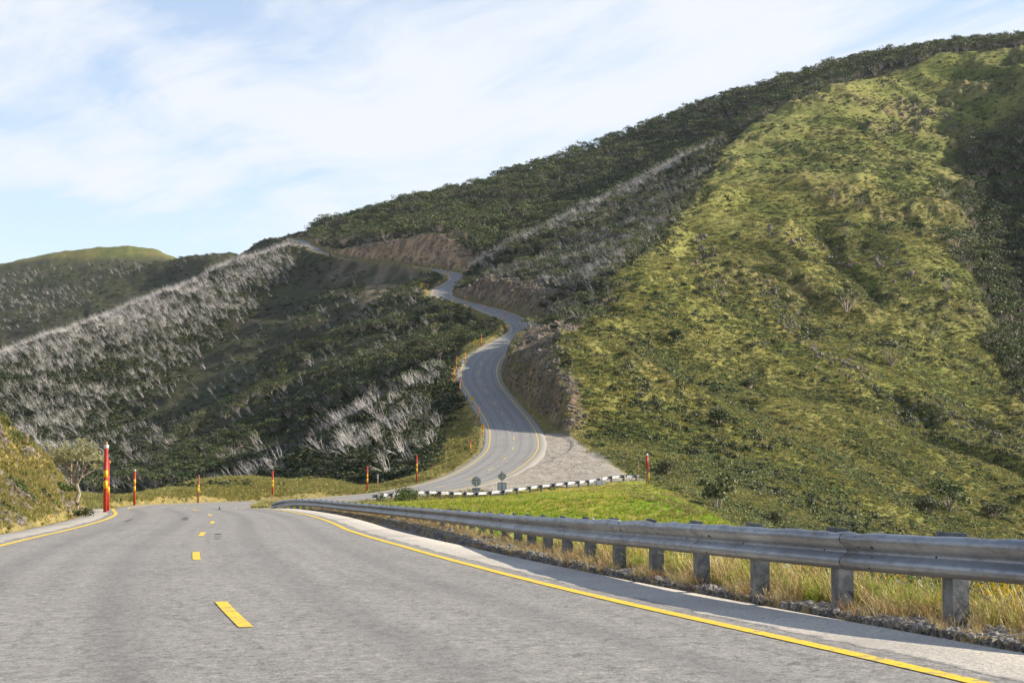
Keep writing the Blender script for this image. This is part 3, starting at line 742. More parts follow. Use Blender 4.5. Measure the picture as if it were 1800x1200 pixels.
M['gumnear'] = leaf_material('roadside_gum_leaves', [(0.46, 0.43, 0.24), (0.36, 0.35, 0.18)], 0.3)
M['shrub'] = leaf_material('dark_heath_leaves', [(0.024, 0.037, 0.015), (0.045, 0.062, 0.020), (0.078, 0.086, 0.030), (0.058, 0.058, 0.033), (0.105, 0.115, 0.044)], 0.15)
M['heath'] = leaf_material('sunny_heath_leaves', [(0.070, 0.100, 0.028), (0.125, 0.152, 0.040), (0.180, 0.182, 0.052), (0.090, 0.120, 0.050), (0.140, 0.172, 0.042), (0.060, 0.076, 0.030), (0.155, 0.140, 0.060)], 0.2)
M['bush'] = leaf_material('bright_bush_leaves', [(0.070, 0.105, 0.025), (0.100, 0.130, 0.030)], 0.25)
M['grass'] = leaf_material('meadow_grass_blades', [(0.190, 0.310, 0.022), (0.260, 0.370, 0.028), (0.370, 0.390, 0.045), (0.460, 0.390, 0.100)], 0.35)
M['straw'] = leaf_material('dry_straw_blades', [(0.52, 0.42, 0.19), (0.60, 0.49, 0.24), (0.46, 0.34, 0.14), (0.44, 0.24, 0.11)], 0.3)
M['goldgrass'] = leaf_material('golden_snow_grass', [(0.34, 0.29, 0.09), (0.25, 0.25, 0.06), (0.40, 0.33, 0.13), (0.18, 0.21, 0.05)], 0.3)
M['petal_y'] = simple('yellow_petals', (0.75, 0.55, 0.02)); M['petal_w'] = simple('white_petals', (0.75, 0.74, 0.66))

# ------------------------------------------------------------------ the ground, the road and its paint
def build_ground():
    g = grid_mesh('hillside_terrain', GX, GY, GZ, M['ground'])
    tag(g, kind='structure')
    crest = sunny
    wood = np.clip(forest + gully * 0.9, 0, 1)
    sn = np.clip(sunny + 0.8 * mound * (1 - meadow), 0, 1) * (1 - meadow) * (1 - wood)
    rock = np.clip(cut * (GY > 120) * np.clip(0.95 + 0.6 * fbm(GX / 5, GY / 5, 151, 3), 0, 1) + np.clip(outc_mask * outcrop * 3.0, 0, 1) * 0.45, 0, 1)
    ver = np.clip(verge * (1 - turnout), 0, 1) * (1 - rock) * np.where(RSd > 330, 0.75, 1)
    sc = np.clip(np.maximum(scar, 0.75 * scar2) * sstep(-0.35, 0.25, fbm(GX / 18, GY / 40, 161, 3)) , 0, 1) * (1 - ver)
    far = farhill
    top = far * sstep(225, 250, GZ - EYE + 12 * fbm(GX / 60, GY / 60, 171, 3))  # far hilltop: yellow grass, its paler colour also painting the sunlit top
    a = np.stack([np.clip(sn + top * 0.75, 0, 1), meadow * (1 - cut), rock, wood], -1)
    b = np.stack([turnout, ver, bank * (1 - turnout), sc], -1)
    add_color(g.data, 'zone_a', a); add_color(g.data, 'zone_b', b)
    add_color(g.data, 'zone_c', np.stack([crestm * (1 - rock) * (1 - wood), (GY < 90) * (DIST > 0) * near_m * 1.0, sstep(650, 720, GY) * rock, 0 * rock + 1], -1))
    return g
build_ground()

def lane_attr(o, lat, sta, side):
    add_color(o.data, 'lane', np.stack([lat, sta, side, np.ones_like(lat)], -1).reshape(-1, 4))
def build_road():
    offs = [-RW - SH_L - 0.5, -RW - SH_L, -RW - SH_L * 0.5, -RW - 0.25, -RW, -RW * 0.5, 0 * RW, RW * 0.5, RW, RW + 0.25, RW + SH_R * 0.5, RW + SH_R, RW + SH_R + 0.5]
    X, Y, Z, idx = ribbon(0, NR - 1, offs)
    Z[:, 0] -= 0.32; Z[:, -1] -= 0.32
    O = np.stack([np.broadcast_to(np.asarray(o, float), (NR,))[idx] for o in offs], 1)
    o = grid_mesh('road', X, Y, Z, M['road']); tag(o, kind='structure')
    lane_attr(o, O, np.broadcast_to(RS[idx][:, None], O.shape), np.clip(np.abs(O) - RW[idx][:, None], 0, 9))
    # yellow edge lines and the broken centre line
    parts = []
    def strip(i0, i1, ta, tb, name, dz=0.006):
        X, Y, Z, _ = ribbon(i0, i1, [ta, tb], dz)
        q = grid_mesh(name, X, Y, Z, M['paint']); tag(q, kind='structure'); return q
    strip(0, NR - 1, -RW - 0.07, -RW + 0.07, 'road_edge_line')
    strip(0, NR - 1, RW - 0.07, RW + 0.07, 'road_edge_line')
    vs_, fs_ = [], []
    # dashes placed where the photograph shows them near the car, then every 12 m
    near_dash = [13.9, 26.2, 38.2, 50.2, 62.2, 74.2]
    s_at = lambda yy: float(np.interp(yy, RC[:150, 1], RS[:150]))
    st = [s_at(yy) for yy in near_dash]
    while st[-1] < RS[-1] - 20: st.append(st[-1] + 12.0)
    for s0 in st:
        k = 5
        for j in range(k):
            s = s0 + 3.1 * j / (k - 1)
            q = [np.interp(s, RS, RC[:, a]) for a in range(3)]
            nx, ny = np.interp(s, RS, RN[:, 0]), np.interp(s, RS, RN[:, 1])
            for sd_ in (-0.062, 0.062): vs_.append((q[0] + nx * sd_, q[1] + ny * sd_, q[2] + 0.006))
            if j: n_ = len(vs_); fs_.append((n_ - 4, n_ - 3, n_ - 1, n_ - 2))
    c = mesh_obj('road_centre_line', vs_, fs_, M['paint']); tag(c, kind='structure')
    # old service marks and a tar smear on the near carriageway
    def smear(pts, nm):
        vv = [tuple(p) for p in pts]; q = mesh_obj(nm, vv, [tuple(range(len(vv)))], M['patch']); tag(q, kind='structure')
    def at_road(px, py):
        Y = 3464.0 / (py - 850.0); p = P(px, py, Y)
        i = int(np.argmin(np.hypot(RC[:, 0] - p[0], RC[:, 1] - p[1]) + (np.arange(NR) > 150) * 1e3))
        return np.array([p[0], p[1], RC[i, 2] + 0.005])
    for (x0, y0, x1, y1) in ((378, 937, 390, 938.2), (376, 940, 392, 941.4), (377, 944.5, 389, 945.6), (322, 908, 332, 909.3), (320, 911, 331, 912.3)):
        smear([at_road(x0, y1), at_road(x1, y1), at_road(x1, y0), at_road(x0, y0)], 'road_patch')
    smear([at_road(217, 915), at_road(224, 914.6), at_road(238, 910), at_road(229, 910.6)], 'road_patch')
build_road()
# ------------------------------------------------------------------ visibility on the ground grid
Wg = (GZ - EYE) / GY
CM = np.maximum.accumulate(Wg, axis=0)
CMp = np.vstack([CM[:1], CM[:-1]])
FN = {}
def gsample(A, U, V):
    iu = np.clip(np.searchsorted(ucol, U) - 1, 0, len(ucol) - 2); iv = np.clip(np.searchsorted(vrow, V) - 1, 0, len(vrow) - 2)
    fu = (U - ucol[iu]) / (ucol[iu + 1] - ucol[iu]); fv = (V - vrow[iv]) / (vrow[iv + 1] - vrow[iv])
    return (A[iv, iu] * (1 - fu) + A[iv, iu + 1] * fu) * (1 - fv) + (A[iv + 1, iu] * (1 - fu) + A[iv + 1, iu + 1] * fu) * fv
clear = np.where(near_m, sstep(0.6, 1.6, aT - half + 0.8), 1.0)     # keep plants off the road
def scatter(mask, dens, y0, y1, h=2.0, urange=(-0.345, 0.355), margin=0.004, clr=True, seed=1):
    """plants per square of angle; returns plan points on ground that can be seen from near the car"""
    g = np.random.default_rng(seed)
    v0, v1 = math.log(y0), math.log(y1)
    n = int(dens * (urange[1] - urange[0]) * (v1 - v0))
    U = g.uniform(urange[0], urange[1], n); V = g.uniform(v0, v1, n)
    m = gsample(mask * (clear if clr else 1), U, V)
    ok = g.random(n) < m
    U, V = U[ok], V[ok]; Y = np.exp(V)
    w = gsample(Wg, U, V); c = gsample(CMp, U, V)
    ok = w + h / Y > c - margin
    U, Y, w = U[ok], Y[ok], w[ok]
    return np.stack([U * Y, Y, EYE + w * Y], 1)

# ------------------------------------------------------------------ plant shapes
def tube(vs_, fs_, pts, rad, seg=4):
    """a tapering limb through pts"""
    pts = [np.asarray(p, float) for p in pts]; base = len(vs_)
    for i, p in enumerate(pts):
        d = pts[min(i + 1, len(pts) - 1)] - pts[max(i - 1, 0)]; d = d / (np.linalg.norm(d) + 1e-9)
        a = np.cross(d, [0.31, 0.95, 0.1]); a /= np.linalg.norm(a) + 1e-9; b = np.cross(d, a)
        for k in range(seg):
            an = 2 * math.pi * k / seg
            vs_.append(p + rad[i] * (a * math.cos(an) + b * math.sin(an)))
    for i in range(len(pts) - 1):
        for k in range(seg):
            k2 = (k + 1) % seg
            fs_.append((base + i * seg + k, base + i * seg + k2, base + (i + 1) * seg + k2, base + (i + 1) * seg + k))
    fs_.append(tuple(base + (len(pts) - 1) * seg + k for k in range(seg)))
def leaf_quads(vs_, fs_, g, centers, size, up=0.5, aspect=0.6, outward=None):
    for i, c in enumerate(centers):
        n = g.normal(size=3)
        if outward is not None: n = n * 0.55 + outward[i] * 1.0
        n[2] += up; n /= np.linalg.norm(n) + 1e-9
        a = np.cross(n, g.normal(size=3)); a /= np.linalg.norm(a) + 1e-9; b = np.cross(n, a)
        s = size * g.uniform(0.6, 1.3); k = len(vs_)
        vs_ += [c - a * s, c - b * s * aspect, c + a * s, c + b * s * aspect]
        fs_.append((k, k + 1, k + 2, k + 3))
def raw_mesh(name, vs_, fs_, mats, mi=None, smooth=False):
    me = bpy.data.meshes.new(name); me.from_pydata([tuple(map(float, v)) for v in vs_], [], fs_)
    for m in mats: me.materials.append(m)
    if mi is not None: me.polygons.foreach_set('material_index', mi)
    if smooth: me.polygons.foreach_set('use_smooth', [True] * len(me.polygons))
    me.update(); return me
def limb_path(g, p, d, L, n, wob=0.15, lift=0.0):
    pts = [np.array(p, float)]; d = np.array(d, float); d /= np.linalg.norm(d)
    for i in range(n):
        d = d + g.normal(size=3) * wob; d[2] += lift; d /= np.linalg.norm(d)
        pts.append(pts[-1] + d * L / n)
    return pts, d
def gum_tree(seed, h=6.0, spread=0.62, leaf=0.30, nleaf=26, nl=11, wood=None, leafm=None, flat=0.45, split=False, hmin=0.78):
    """a many-stemmed snow gum: pale leaning stems below umbrella-shaped clumps of leaves"""
    g = np.random.default_rng(seed)
    tv, tf, lv, lf = [], [], [], []
    stems = g.integers(2, 5)
    for k in range(nl):
        an = 2 * math.pi * (k + g.uniform(-0.3, 0.3)) / nl * 1.618 * 2
        rr = h * spread * math.sqrt((k + 0.5) / nl) * g.uniform(0.8, 1.05)
        tip = np.array([math.cos(an) * rr, math.sin(an) * rr, h * g.uniform(hmin, 0.95) - 0.32 * rr * g.uniform(0.6, 1.4)])
        mid = tip * np.array([0.42, 0.42, 0.50]) + g.normal(size=3) * h * 0.03
        tube(tv, tf, [np.array([g.uniform(-.1, .1), g.uniform(-.1, .1), -0.3]), mid, tip], [h * 0.022, h * 0.014, h * 0.006], 4)
        R_ = h * g.uniform(0.15, 0.25)
        dirs = g.normal(size=(nleaf, 3)); dirs[:, 2] = np.abs(dirs[:, 2]) * 0.9 - 0.25
        dirs /= np.linalg.norm(dirs, axis=1)[:, None]
        c = tip + dirs * np.array([1, 1, flat + 0.15]) * R_ * g.uniform(0.65, 1.05, (nleaf, 1))
        leaf_quads(lv, lf, g, c, leaf, 0.35, 0.7, dirs)
    if split: return (tv, tf), (lv, lf)
    n0 = len(tv)
    return raw_mesh('snow_gum', tv + lv, tf + [tuple(i + n0 for i in f) for f in lf], [wood or M['bark'], leafm or M['gum']], [0] * len(tf) + [1] * len(lf))
def dead_tree(seed, h=6.0, lean=0.62, seg=3, n=7, rad=0.0085, sub=3):
    """bleached limbs fanning upwards and to one side"""
    g = np.random.default_rng(seed); v, f = [], []
    for k in range(n):
        az = g.uniform(0, 2 * math.pi); t = g.uniform(0.1, 0.5)
        d = np.array([math.cos(az) * t - lean, math.sin(az) * t, 1.0])
        pts, dd = limb_path(g, (g.uniform(-.12, .12) * h * .3, g.uniform(-.12, .12) * h * .3, -0.2), d, h * g.uniform(0.65, 1.05), 4, 0.13)
        r0 = h * rad * g.uniform(0.7, 1.3)
        tube(v, f, pts, [r0, r0 * .8, r0 * .6, r0 * .4, r0 * .15], seg)
        for j in range(sub):
            i = g.integers(1, 4); d2 = dd + g.normal(size=3) * 0.55; d2[2] += 0.2
            p2, _ = limb_path(g, pts[i], d2, h * g.uniform(0.2, 0.42), 2, 0.2)
            tube(v, f, p2, [r0 * .5, r0 * .32, r0 * .12], 3)
    return raw_mesh('dead_snow_gum', v, f, [M['bone']])
def shrub_mesh(seed, r=1.0, hh=0.7, n=46, leaf=0.16, m=None, lobes=4):
    g = np.random.default_rng(seed); v, f = [], []
    for l in range(lobes):
        c0 = np.array([g.uniform(-.5, .5) * r, g.uniform(-.5, .5) * r, 0]); rr = r * g.uniform(0.45, 0.7)
        d = g.normal(size=(n // lobes, 3)); d[:, 2] = np.abs(d[:, 2]) - 0.1; d /= np.linalg.norm(d, axis=1)[:, None]
        c = c0 + d * np.array([1, 1, hh * g.uniform(0.8, 1.4)]) * rr * g.uniform(0.7, 1.05, (len(d), 1))
        leaf_quads(v, f, g, c, leaf * r, 0.3, 0.7, d)
    return raw_mesh('heath_shrub', v, f, [m])
def tuft_mesh(seed, h=0.4, n=16, w=0.012, m=None, spread=0.5, r=0.08, seed_heads=False):
    g = np.random.default_rng(seed); v, f = [], []
    for k in range(n):
        az = g.uniform(0, 2 * math.pi); p = np.array([math.cos(az), math.sin(az), 0]) * g.uniform(0, r)
        d = np.array([math.cos(az) * spread * g.uniform(0.1, 1), math.sin(az) * spread * g.uniform(0.1, 1), 1.0]); d /= np.linalg.norm(d)
        L_ = h * g.uniform(0.5, 1.1); sd_ = np.array([-math.sin(az + g.uniform(-1, 1)), math.cos(az), 0]) * w
        bend = np.array([math.cos(az), math.sin(az), -0.6]) * L_ * g.uniform(0.05, 0.35)
        a, b, c = p, p + d * L_ * 0.55, p + d * L_ + bend
        k0 = len(v); v += [a - sd_, a + sd_, b + sd_ * .8, b - sd_ * .8, c]
        f += [(k0, k0 + 1, k0 + 2, k0 + 3), (k0 + 3, k0 + 2, k0 + 4)]
        if seed_heads and g.random() < 0.4:
            k0 = len(v); e = c + (c - b) * 0.3; v += [b * .2 + c * .8 - sd_ * 1.6, b * .2 + c * .8 + sd_ * 1.6, e]; f.append((k0, k0 + 1, k0 + 2))
    return raw_mesh('grass_tuft', v, f, [m])
def flower_mesh(seed, h=0.5, m=None):
    g = np.random.default_rng(seed); v, f = [], []
    for k in range(3):
        az = g.uniform(0, 6.28); top = np.array([math.cos(az) * .12, math.sin(az) * .12, h * g.uniform(.7, 1.05)])
        for a in range(2):
            s = 0.022; q = np.array([s, 0, 0]) if a else np.array([0, s, 0]); k0 = len(v)
            v += [top - q + [0, 0, -s * .4], top + [0, 0, -s], top + q + [0, 0, .01], top + [0, 0, s]]; f.append((k0, k0 + 1, k0 + 2, k0 + 3))
        k0 = len(v); v += [np.array([0, 0, 0]), np.array([.008, 0, 0]), top]; f.append((k0, k0 + 1, k0 + 2))
    return raw_mesh('wild_flower', v, f, [m])
def stone_mesh(seed):
    bm = bmesh.new(); bmesh.ops.create_icosphere(bm, subdivisions=1, radius=1.0); g = np.random.default_rng(seed)
    for v in bm.verts: v.co = Vector((v.co.x * g.uniform(.7, 1.25), v.co.y * g.uniform(.6, 1.1), v.co.z * g.uniform(.4, .75)))
    me = bpy.data.meshes.new('stone'); bm.to_mesh(me); bm.free(); me.materials.append(M['stone']); return me

# ------------------------------------------------------------------ stuff: many plants as one object
def stuff(name, pts, sizes, meshes, label=None, tilt=0.12, seed=3, stretch=None, rot=None):
    """one object that instances a few plant meshes on the given points"""
    if len(pts) == 0: return None
    g = np.random.default_rng(seed); n = len(pts)
    me = bpy.data.meshes.new(name); me.vertices.add(n); me.vertices.foreach_set('co', np.asarray(pts, np.float32).ravel())
    rots = np.stack([g.normal(0, tilt, n), g.normal(0, tilt, n), g.uniform(0, 2 * math.pi, n) if rot is None else g.normal(0, rot, n)], 1).astype(np.float32)
    a = me.attributes.new('turn', 'FLOAT_VECTOR', 'POINT'); a.data.foreach_set('vector', rots.ravel())
    s3 = np.repeat(np.asarray(sizes, np.float32)[:, None], 3, 1) * (1 if stretch is None else stretch(g, n))
    a = me.attributes.new('size', 'FLOAT_VECTOR', 'POINT'); a.data.foreach_set('vector', s3.astype(np.float32).ravel())
    a = me.attributes.new('pick', 'INT', 'POINT'); a.data.foreach_set('value', g.integers(0, len(meshes), n).astype(np.int32))
    o = bpy.data.objects.new(name, me); C.objects.link(o)
    col = bpy.data.collections.new(name + '_shapes')
    for k, m_ in enumerate(meshes):
        q = bpy.data.objects.new('%s_shape_%02d' % (name, k), m_); col.objects.link(q)
    ng = bpy.data.node_groups.new(name, 'GeometryNodeTree')
    ng.interface.new_socket('Geometry', in_out='INPUT', socket_type='NodeSocketGeometry')
    ng.interface.new_socket('Geometry', in_out='OUTPUT', socket_type='NodeSocketGeometry')
    N = ng.nodes; L = ng.links
    gi = N.new('NodeGroupInput'); go = N.new('NodeGroupOutput'); ip = N.new('GeometryNodeInstanceOnPoints'); ci = N.new('GeometryNodeCollectionInfo')
    ci.inputs['Collection'].default_value = col; ci.inputs['Separate Children'].default_value = True; ci.inputs['Reset Children'].default_value = True
    def na(nm, ty):
        q = N.new('GeometryNodeInputNamedAttribute'); q.data_type = ty; q.inputs['Name'].default_value = nm; return q.outputs['Attribute']
    L.new(gi.outputs[0], ip.inputs['Points']); L.new(ci.outputs[0], ip.inputs['Instance']); ip.inputs['Pick Instance'].default_value = True
    L.new(na('pick', 'INT'), ip.inputs['Instance Index'])
    er = N.new('FunctionNodeEulerToRotation'); L.new(na('turn', 'FLOAT_VECTOR'), er.inputs[0]); L.new(er.outputs[0], ip.inputs['Rotation'])
    L.new(na('size', 'FLOAT_VECTOR'), ip.inputs['Scale'])
    L.new(ip.outputs[0], go.inputs[0])
    md = o.modifiers.new('plants', 'NODES'); md.node_group = ng
    tag(o, label, None, None, 'stuff')
    return o
def sized(g, pts, a, b, ref=300.0, grow=0.35):
    return g.uniform(a, b, len(pts)) * np.clip(pts[:, 1] / ref, 0.5, 4.0) ** grow
# ------------------------------------------------------------------ vegetation of the slopes
g0 = np.random.default_rng(99)
GUM = [gum_tree(s, 6.0, leaf=0.30, spread=(0.62, 0.5, 0.72)[s % 3], hmin=(0.78, 0.5, 0.65)[s % 3], nl=(11, 13, 9)[s % 3], flat=(0.45, 0.7, 0.35)[s % 3]) for s in range(200, 209)]
DEAD = [dead_tree(s, 6.0) for s in range(300, 306)]
DEADF = [dead_tree(s, 6.0, 0.80, 3, 5, 0.0062, 1) for s in range(310, 316)]
SHR = [shrub_mesh(s, 1.0, 0.75, 56, 0.17, M['shrub']) for s in range(400, 405)]
HEA = [shrub_mesh(s, 1.0, 0.5, 50, 0.17, M['heath'], 5) for s in range(500, 506)]
GLD = [tuft_mesh(s, 0.55, 26, 0.03, M['goldgrass'], 0.9, 0.35) for s in range(600, 604)]

def patch(x, y, sc, seed, a, b): return sstep(a, b, fbm(x / sc, y / sc, seed, 3))
NZ1 = patch(GX, GY, 22, 201, -0.35, 0.30)       # patchiness of the heath
NZ2 = patch(GX, GY, 45, 211, -0.20, 0.35)
openL = np.clip(1 - sunny - forest - gully - deadR - deadL - meadow - turnout - bank - mound * 1.5, 0, 1) * (1 - np.clip(verge * 1.3, 0, 1)) * (1 - ((GX > 2) & (GY < 240))) * (1 - ((GX > -16) & (GY < 216))) * (GY > 150)
bare = np.clip(cut * 1.3 + scar * 0.9 + scar2 * 0.8, 0, 1)

# heath and snow grass on the sunny flank
m = sunny * sstep(0.4, 0.8, sunny) * (1 - meadow) * (1 - 0.9 * cut) * (GY > 60)
GZN = np.clip(1.25 * NZ1, 0, 1)
p = scatter(m * (0.30 + 0.70 * GZN) * (1 - 0.72 * crestm), 330000, 60, 1150, 1.0, seed=11)
stuff('heath', p, sized(g0, p, 0.40, 0.95), HEA, seed=12, stretch=lambda g, n: np.stack([g.uniform(.8, 1.6, n), g.uniform(.8, 1.4, n), g.uniform(.45, 1.1, n)], 1))
p = scatter(m * np.clip(1 - 0.6 * NZ1 + crestm, 0, 1), 130000, 60, 700, 1.0, seed=13)
stuff('snow_grass', p, sized(g0, p, 0.7, 1.3, 300, 0.5), GLD, seed=14)
p = scatter(m * NZ2 * 0.5 + gully * 0.9, 26000, 190, 1150, 1.5, seed=15)
stuff('dark_heath', p, sized(g0, p, 0.8, 1.7), SHR, seed=16)
# scrub of the shaded slopes
m = openL * (1 - bare)
p = scatter(m * (0.22 + 0.78 * NZ2) * (1 - 0.86 * grassy), 120000, 150, 1300, 1.5, seed=17)
stuff('scrub', p, sized(g0, p, 0.7, 1.6), SHR, seed=18, stretch=lambda g, n: np.stack([g.uniform(.8, 1.5, n), g.uniform(.8, 1.4, n), g.uniform(.5, 1.1, n)], 1))
p = scatter((deadL * 0.9 + deadR * 1.0 + spur1 * 0.8) * (1 - cut), 130000, 200, 1150, 2.0, seed=19)
stuff('undergrowth', p, sized(g0, p, 1.0, 2.0), SHR, seed=20)
# mound and verges: golden grass and low bushes
m = np.clip(mound * (1 - meadow) * 1.5 + 0.9 * verge * (GY > 100) * (1 - turnout) * (RSd < 900), 0, 1) * (1 - spur1)
p = scatter(m, 260000, 90, 520, 0.5, seed=21, margin=0.003)
stuff('verge_grass', p, g0.uniform(0.45, 0.95, len(p)), GLD, seed=22)
p = scatter(mound * (1 - meadow) * NZ1 * 0.5 * (GY > 120), 40000, 120, 320, 0.5, seed=23)
stuff('mound_heath', p, g0.uniform(0.35, 0.9, len(p)), HEA, seed=24)

# forest and dead trees: the largest in view are trees of their own, the rest one mass each
def split_big(pts, hts, n):
    """indices of the n that show largest, and of the others"""
    w = gsample(CMp, pts[:, 0] / pts[:, 1], np.log(pts[:, 1]))
    vis = np.clip(((pts[:, 2] + hts - EYE) / pts[:, 1] - w) * pts[:, 1] / hts, 0, 1)
    inside = (np.abs(pts[:, 0] / pts[:, 1]) < 0.312)
    k = np.argsort(-(hts / pts[:, 1]) * (vis > 0.5) * inside); return k[:n], k[n:]
def copies(meshes, pts, hts, base, name, label, cat, group, tilt=0.08, rot=None, seed=5, zoff=-0.25):
    g = np.random.default_rng(seed)
    for p_, h_ in zip(pts, hts):
        o = bpy.data.objects.new(name, meshes[g.integers(len(meshes))]); C.objects.link(o)
        s = h_ / base; o.scale = (s * g.uniform(0.9, 1.25), s * g.uniform(0.9, 1.25), s)
        o.location = (p_[0], p_[1], p_[2] + zoff); o.rotation_euler = (g.normal(0, tilt), g.normal(0, tilt), g.uniform(0, 6.28) if rot is None else g.normal(0, rot))
        tag(o, label, cat, group)
def trees(mask, dens, y0, y1, ha, hb, nbig, label, group, seed):
    p = scatter(mask, dens, y0, y1, 6.0, seed=seed, urange=(-0.36, 0.40)); h = np.random.default_rng(seed).uniform(ha, hb, len(p))
    return p, h
spec = [  # live snow gums by place
 (forest * (1 - cut) * (1 - sstep(0.9, 1.0, sunny)), 22000, 730, 1300, 5.0, 9.0, 120, 'one of the dark green snow gums massed on the forested main ridge', 'snow gums on the forested ridge', 31),
 (gully * (1 - sunny * 0.8), 19000, 330, 1150, 4.5, 8.5, 80, 'one of the shaded snow gums filling the gully at the right edge', 'snow gums in the right-hand gully', 33),
 (deadR * 0.55 * (1 - cut), 24000, 380, 900, 2.2, 4.2, 50, 'one of the low green gums growing among dead trees above the middle bends', 'green gums among the dead trees above the bends', 35),
 (openL * (1 - bare) * NZ2 * (GX > -95) * (GY > 330) * (GY < 760) * 0.9, 26000, 330, 760, 2.0, 3.8, 50, 'one of the low green gums on the shaded slope left of the winding road', 'green gums on the slope below the upper road', 37),
]
restp, resth = [], []
for mk, dn_, ya, yb, ha, hb, nb, lab, grp, sd_ in spec:
    p, h = trees(mk, dn_, ya, yb, ha, hb, nb, lab, grp, sd_)
    if not len(p): continue
    big, rest = split_big(p, h, nb)
    copies(GUM, p[big], h[big], 6.0, 'snow_gum', lab, 'tree', grp, seed=sd_)
    restp.append(p[rest]); resth.append(h[rest])
restp = np.concatenate(restp); resth = np.concatenate(resth)
stuff('snow_gum_forest', restp - [0, 0, 0.2], resth / 6.0, GUM, seed=41, stretch=lambda g, n: np.stack([g.uniform(.9, 1.3, n), g.uniform(.9, 1.3, n), g.uniform(.85, 1.15, n)], 1))
rimL = sstep(-60, 40, (GZ - EYE) - np.interp(GX, [-330, -250, -160, -130], [40, 60, 85, 100]))
R2L = plan([(822, 725), (850, 690), (900, 700), (950, 715), (1000, 735), (1060, 765), (1120, 800), (1180, 840), (1230, 880)])
r2 = np.full(GX.shape, 1e9)
for i in range(len(R2L) - 1):
    (x1, y1), (x2, y2) = R2L[i], R2L[i + 1]; dx, dy = x2 - x1, y2 - y1
    t_ = np.clip(((GX - x1) * dx + (GY - y1) * dy) / (dx * dx + dy * dy), 0, 1); r2 = np.minimum(r2, np.hypot(GX - x1 - t_ * dx, GY - y1 - t_ * dy))
r2rim = 1 - sstep(6, 16, r2)
band = sstep(-0.55, 0.25, fbm(GX / 40 + GY / 60, GY / 40 - GX / 80, 221, 3))
spec = [
 (deadL * (0.12 + 0.88 * band) * (0.10 + 0.90 * rimL), 250000, 400, 1150, 3.8, 6.6, 110, 'one of the bleached dead gums crowding the big left spur', 'bleached dead gums on the left spur', 51),
 (deadR * np.clip(0.25 + 0.6 * band + 1.2 * r2rim, 0, 1), 60000, 380, 930, 3.0, 5.5, 90, 'one of the grey dead gums leaning on the slope above the middle bends', 'dead gums above the middle bends', 53),
 (spur1 * (0.15 + 0.85 * NZ1), 13000, 235, 360, 2.2, 4.6, 90, 'one of the bleached dead gums on the small spur left of the nearest bend', 'dead gums on the near spur', 55),
]
restp, resth = [], []
for mk, dn_, ya, yb, ha, hb, nb, lab, grp, sd_ in spec:
    p, h = trees(mk * (1 - cut), dn_, ya, yb, ha, hb, nb, lab, grp, sd_)
    big, rest = split_big(p, h, nb)
    copies(DEAD if sd_ == 55 else DEADF, p[big], h[big], 6.0, 'dead_snow_gum', lab, 'dead tree', grp, seed=sd_, rot=0.45)
    restp.append(p[rest]); resth.append(h[rest])
# a few pale skeletons over the scrub slope, the far hill's burnt trees
p = scatter(openL * NZ1 * (GY < 900) * (1 - bare) * (GX < -25) * (1 - 0.6 * grassy), 9000, 260, 900, 5, seed=57); restp.append(p); resth.append(g0.uniform(2.5, 5, len(p)))
p = scatter(r2rim * deadR * (0.25 + 0.75 * patch(GX, GY, 16, 251, -0.2, 0.4)), 110000, 600, 940, 6, seed=62); restp.append(p); resth.append(g0.uniform(4.5, 7.0, len(p)))  # extra pale trees added along the ridge, standing in for its sunlit edge
fh = farhill * (1 - sstep(205, 230, GZ - EYE)) * (patch(GX, GY, 110, 231, 0.05, 0.35)) 
p = scatter(fh, 30000, 1400, 2300, 6, seed=58); restp.append(p); resth.append(g0.uniform(5, 8, len(p)))
restp = np.concatenate(restp); resth = np.concatenate(resth)
stuff('dead_tree_stand', restp - [0, 0, 0.2], resth / 6.0, DEADF, seed=59, rot=0.45)
htop = sstep(195, 235, GZ - EYE)
p = scatter(farhill * (1 - htop), 34000, 1400, 2400, 6, seed=60)
stuff('distant_scrub', p, g0.uniform(1.5, 4.0, len(p)), SHR, seed=61)
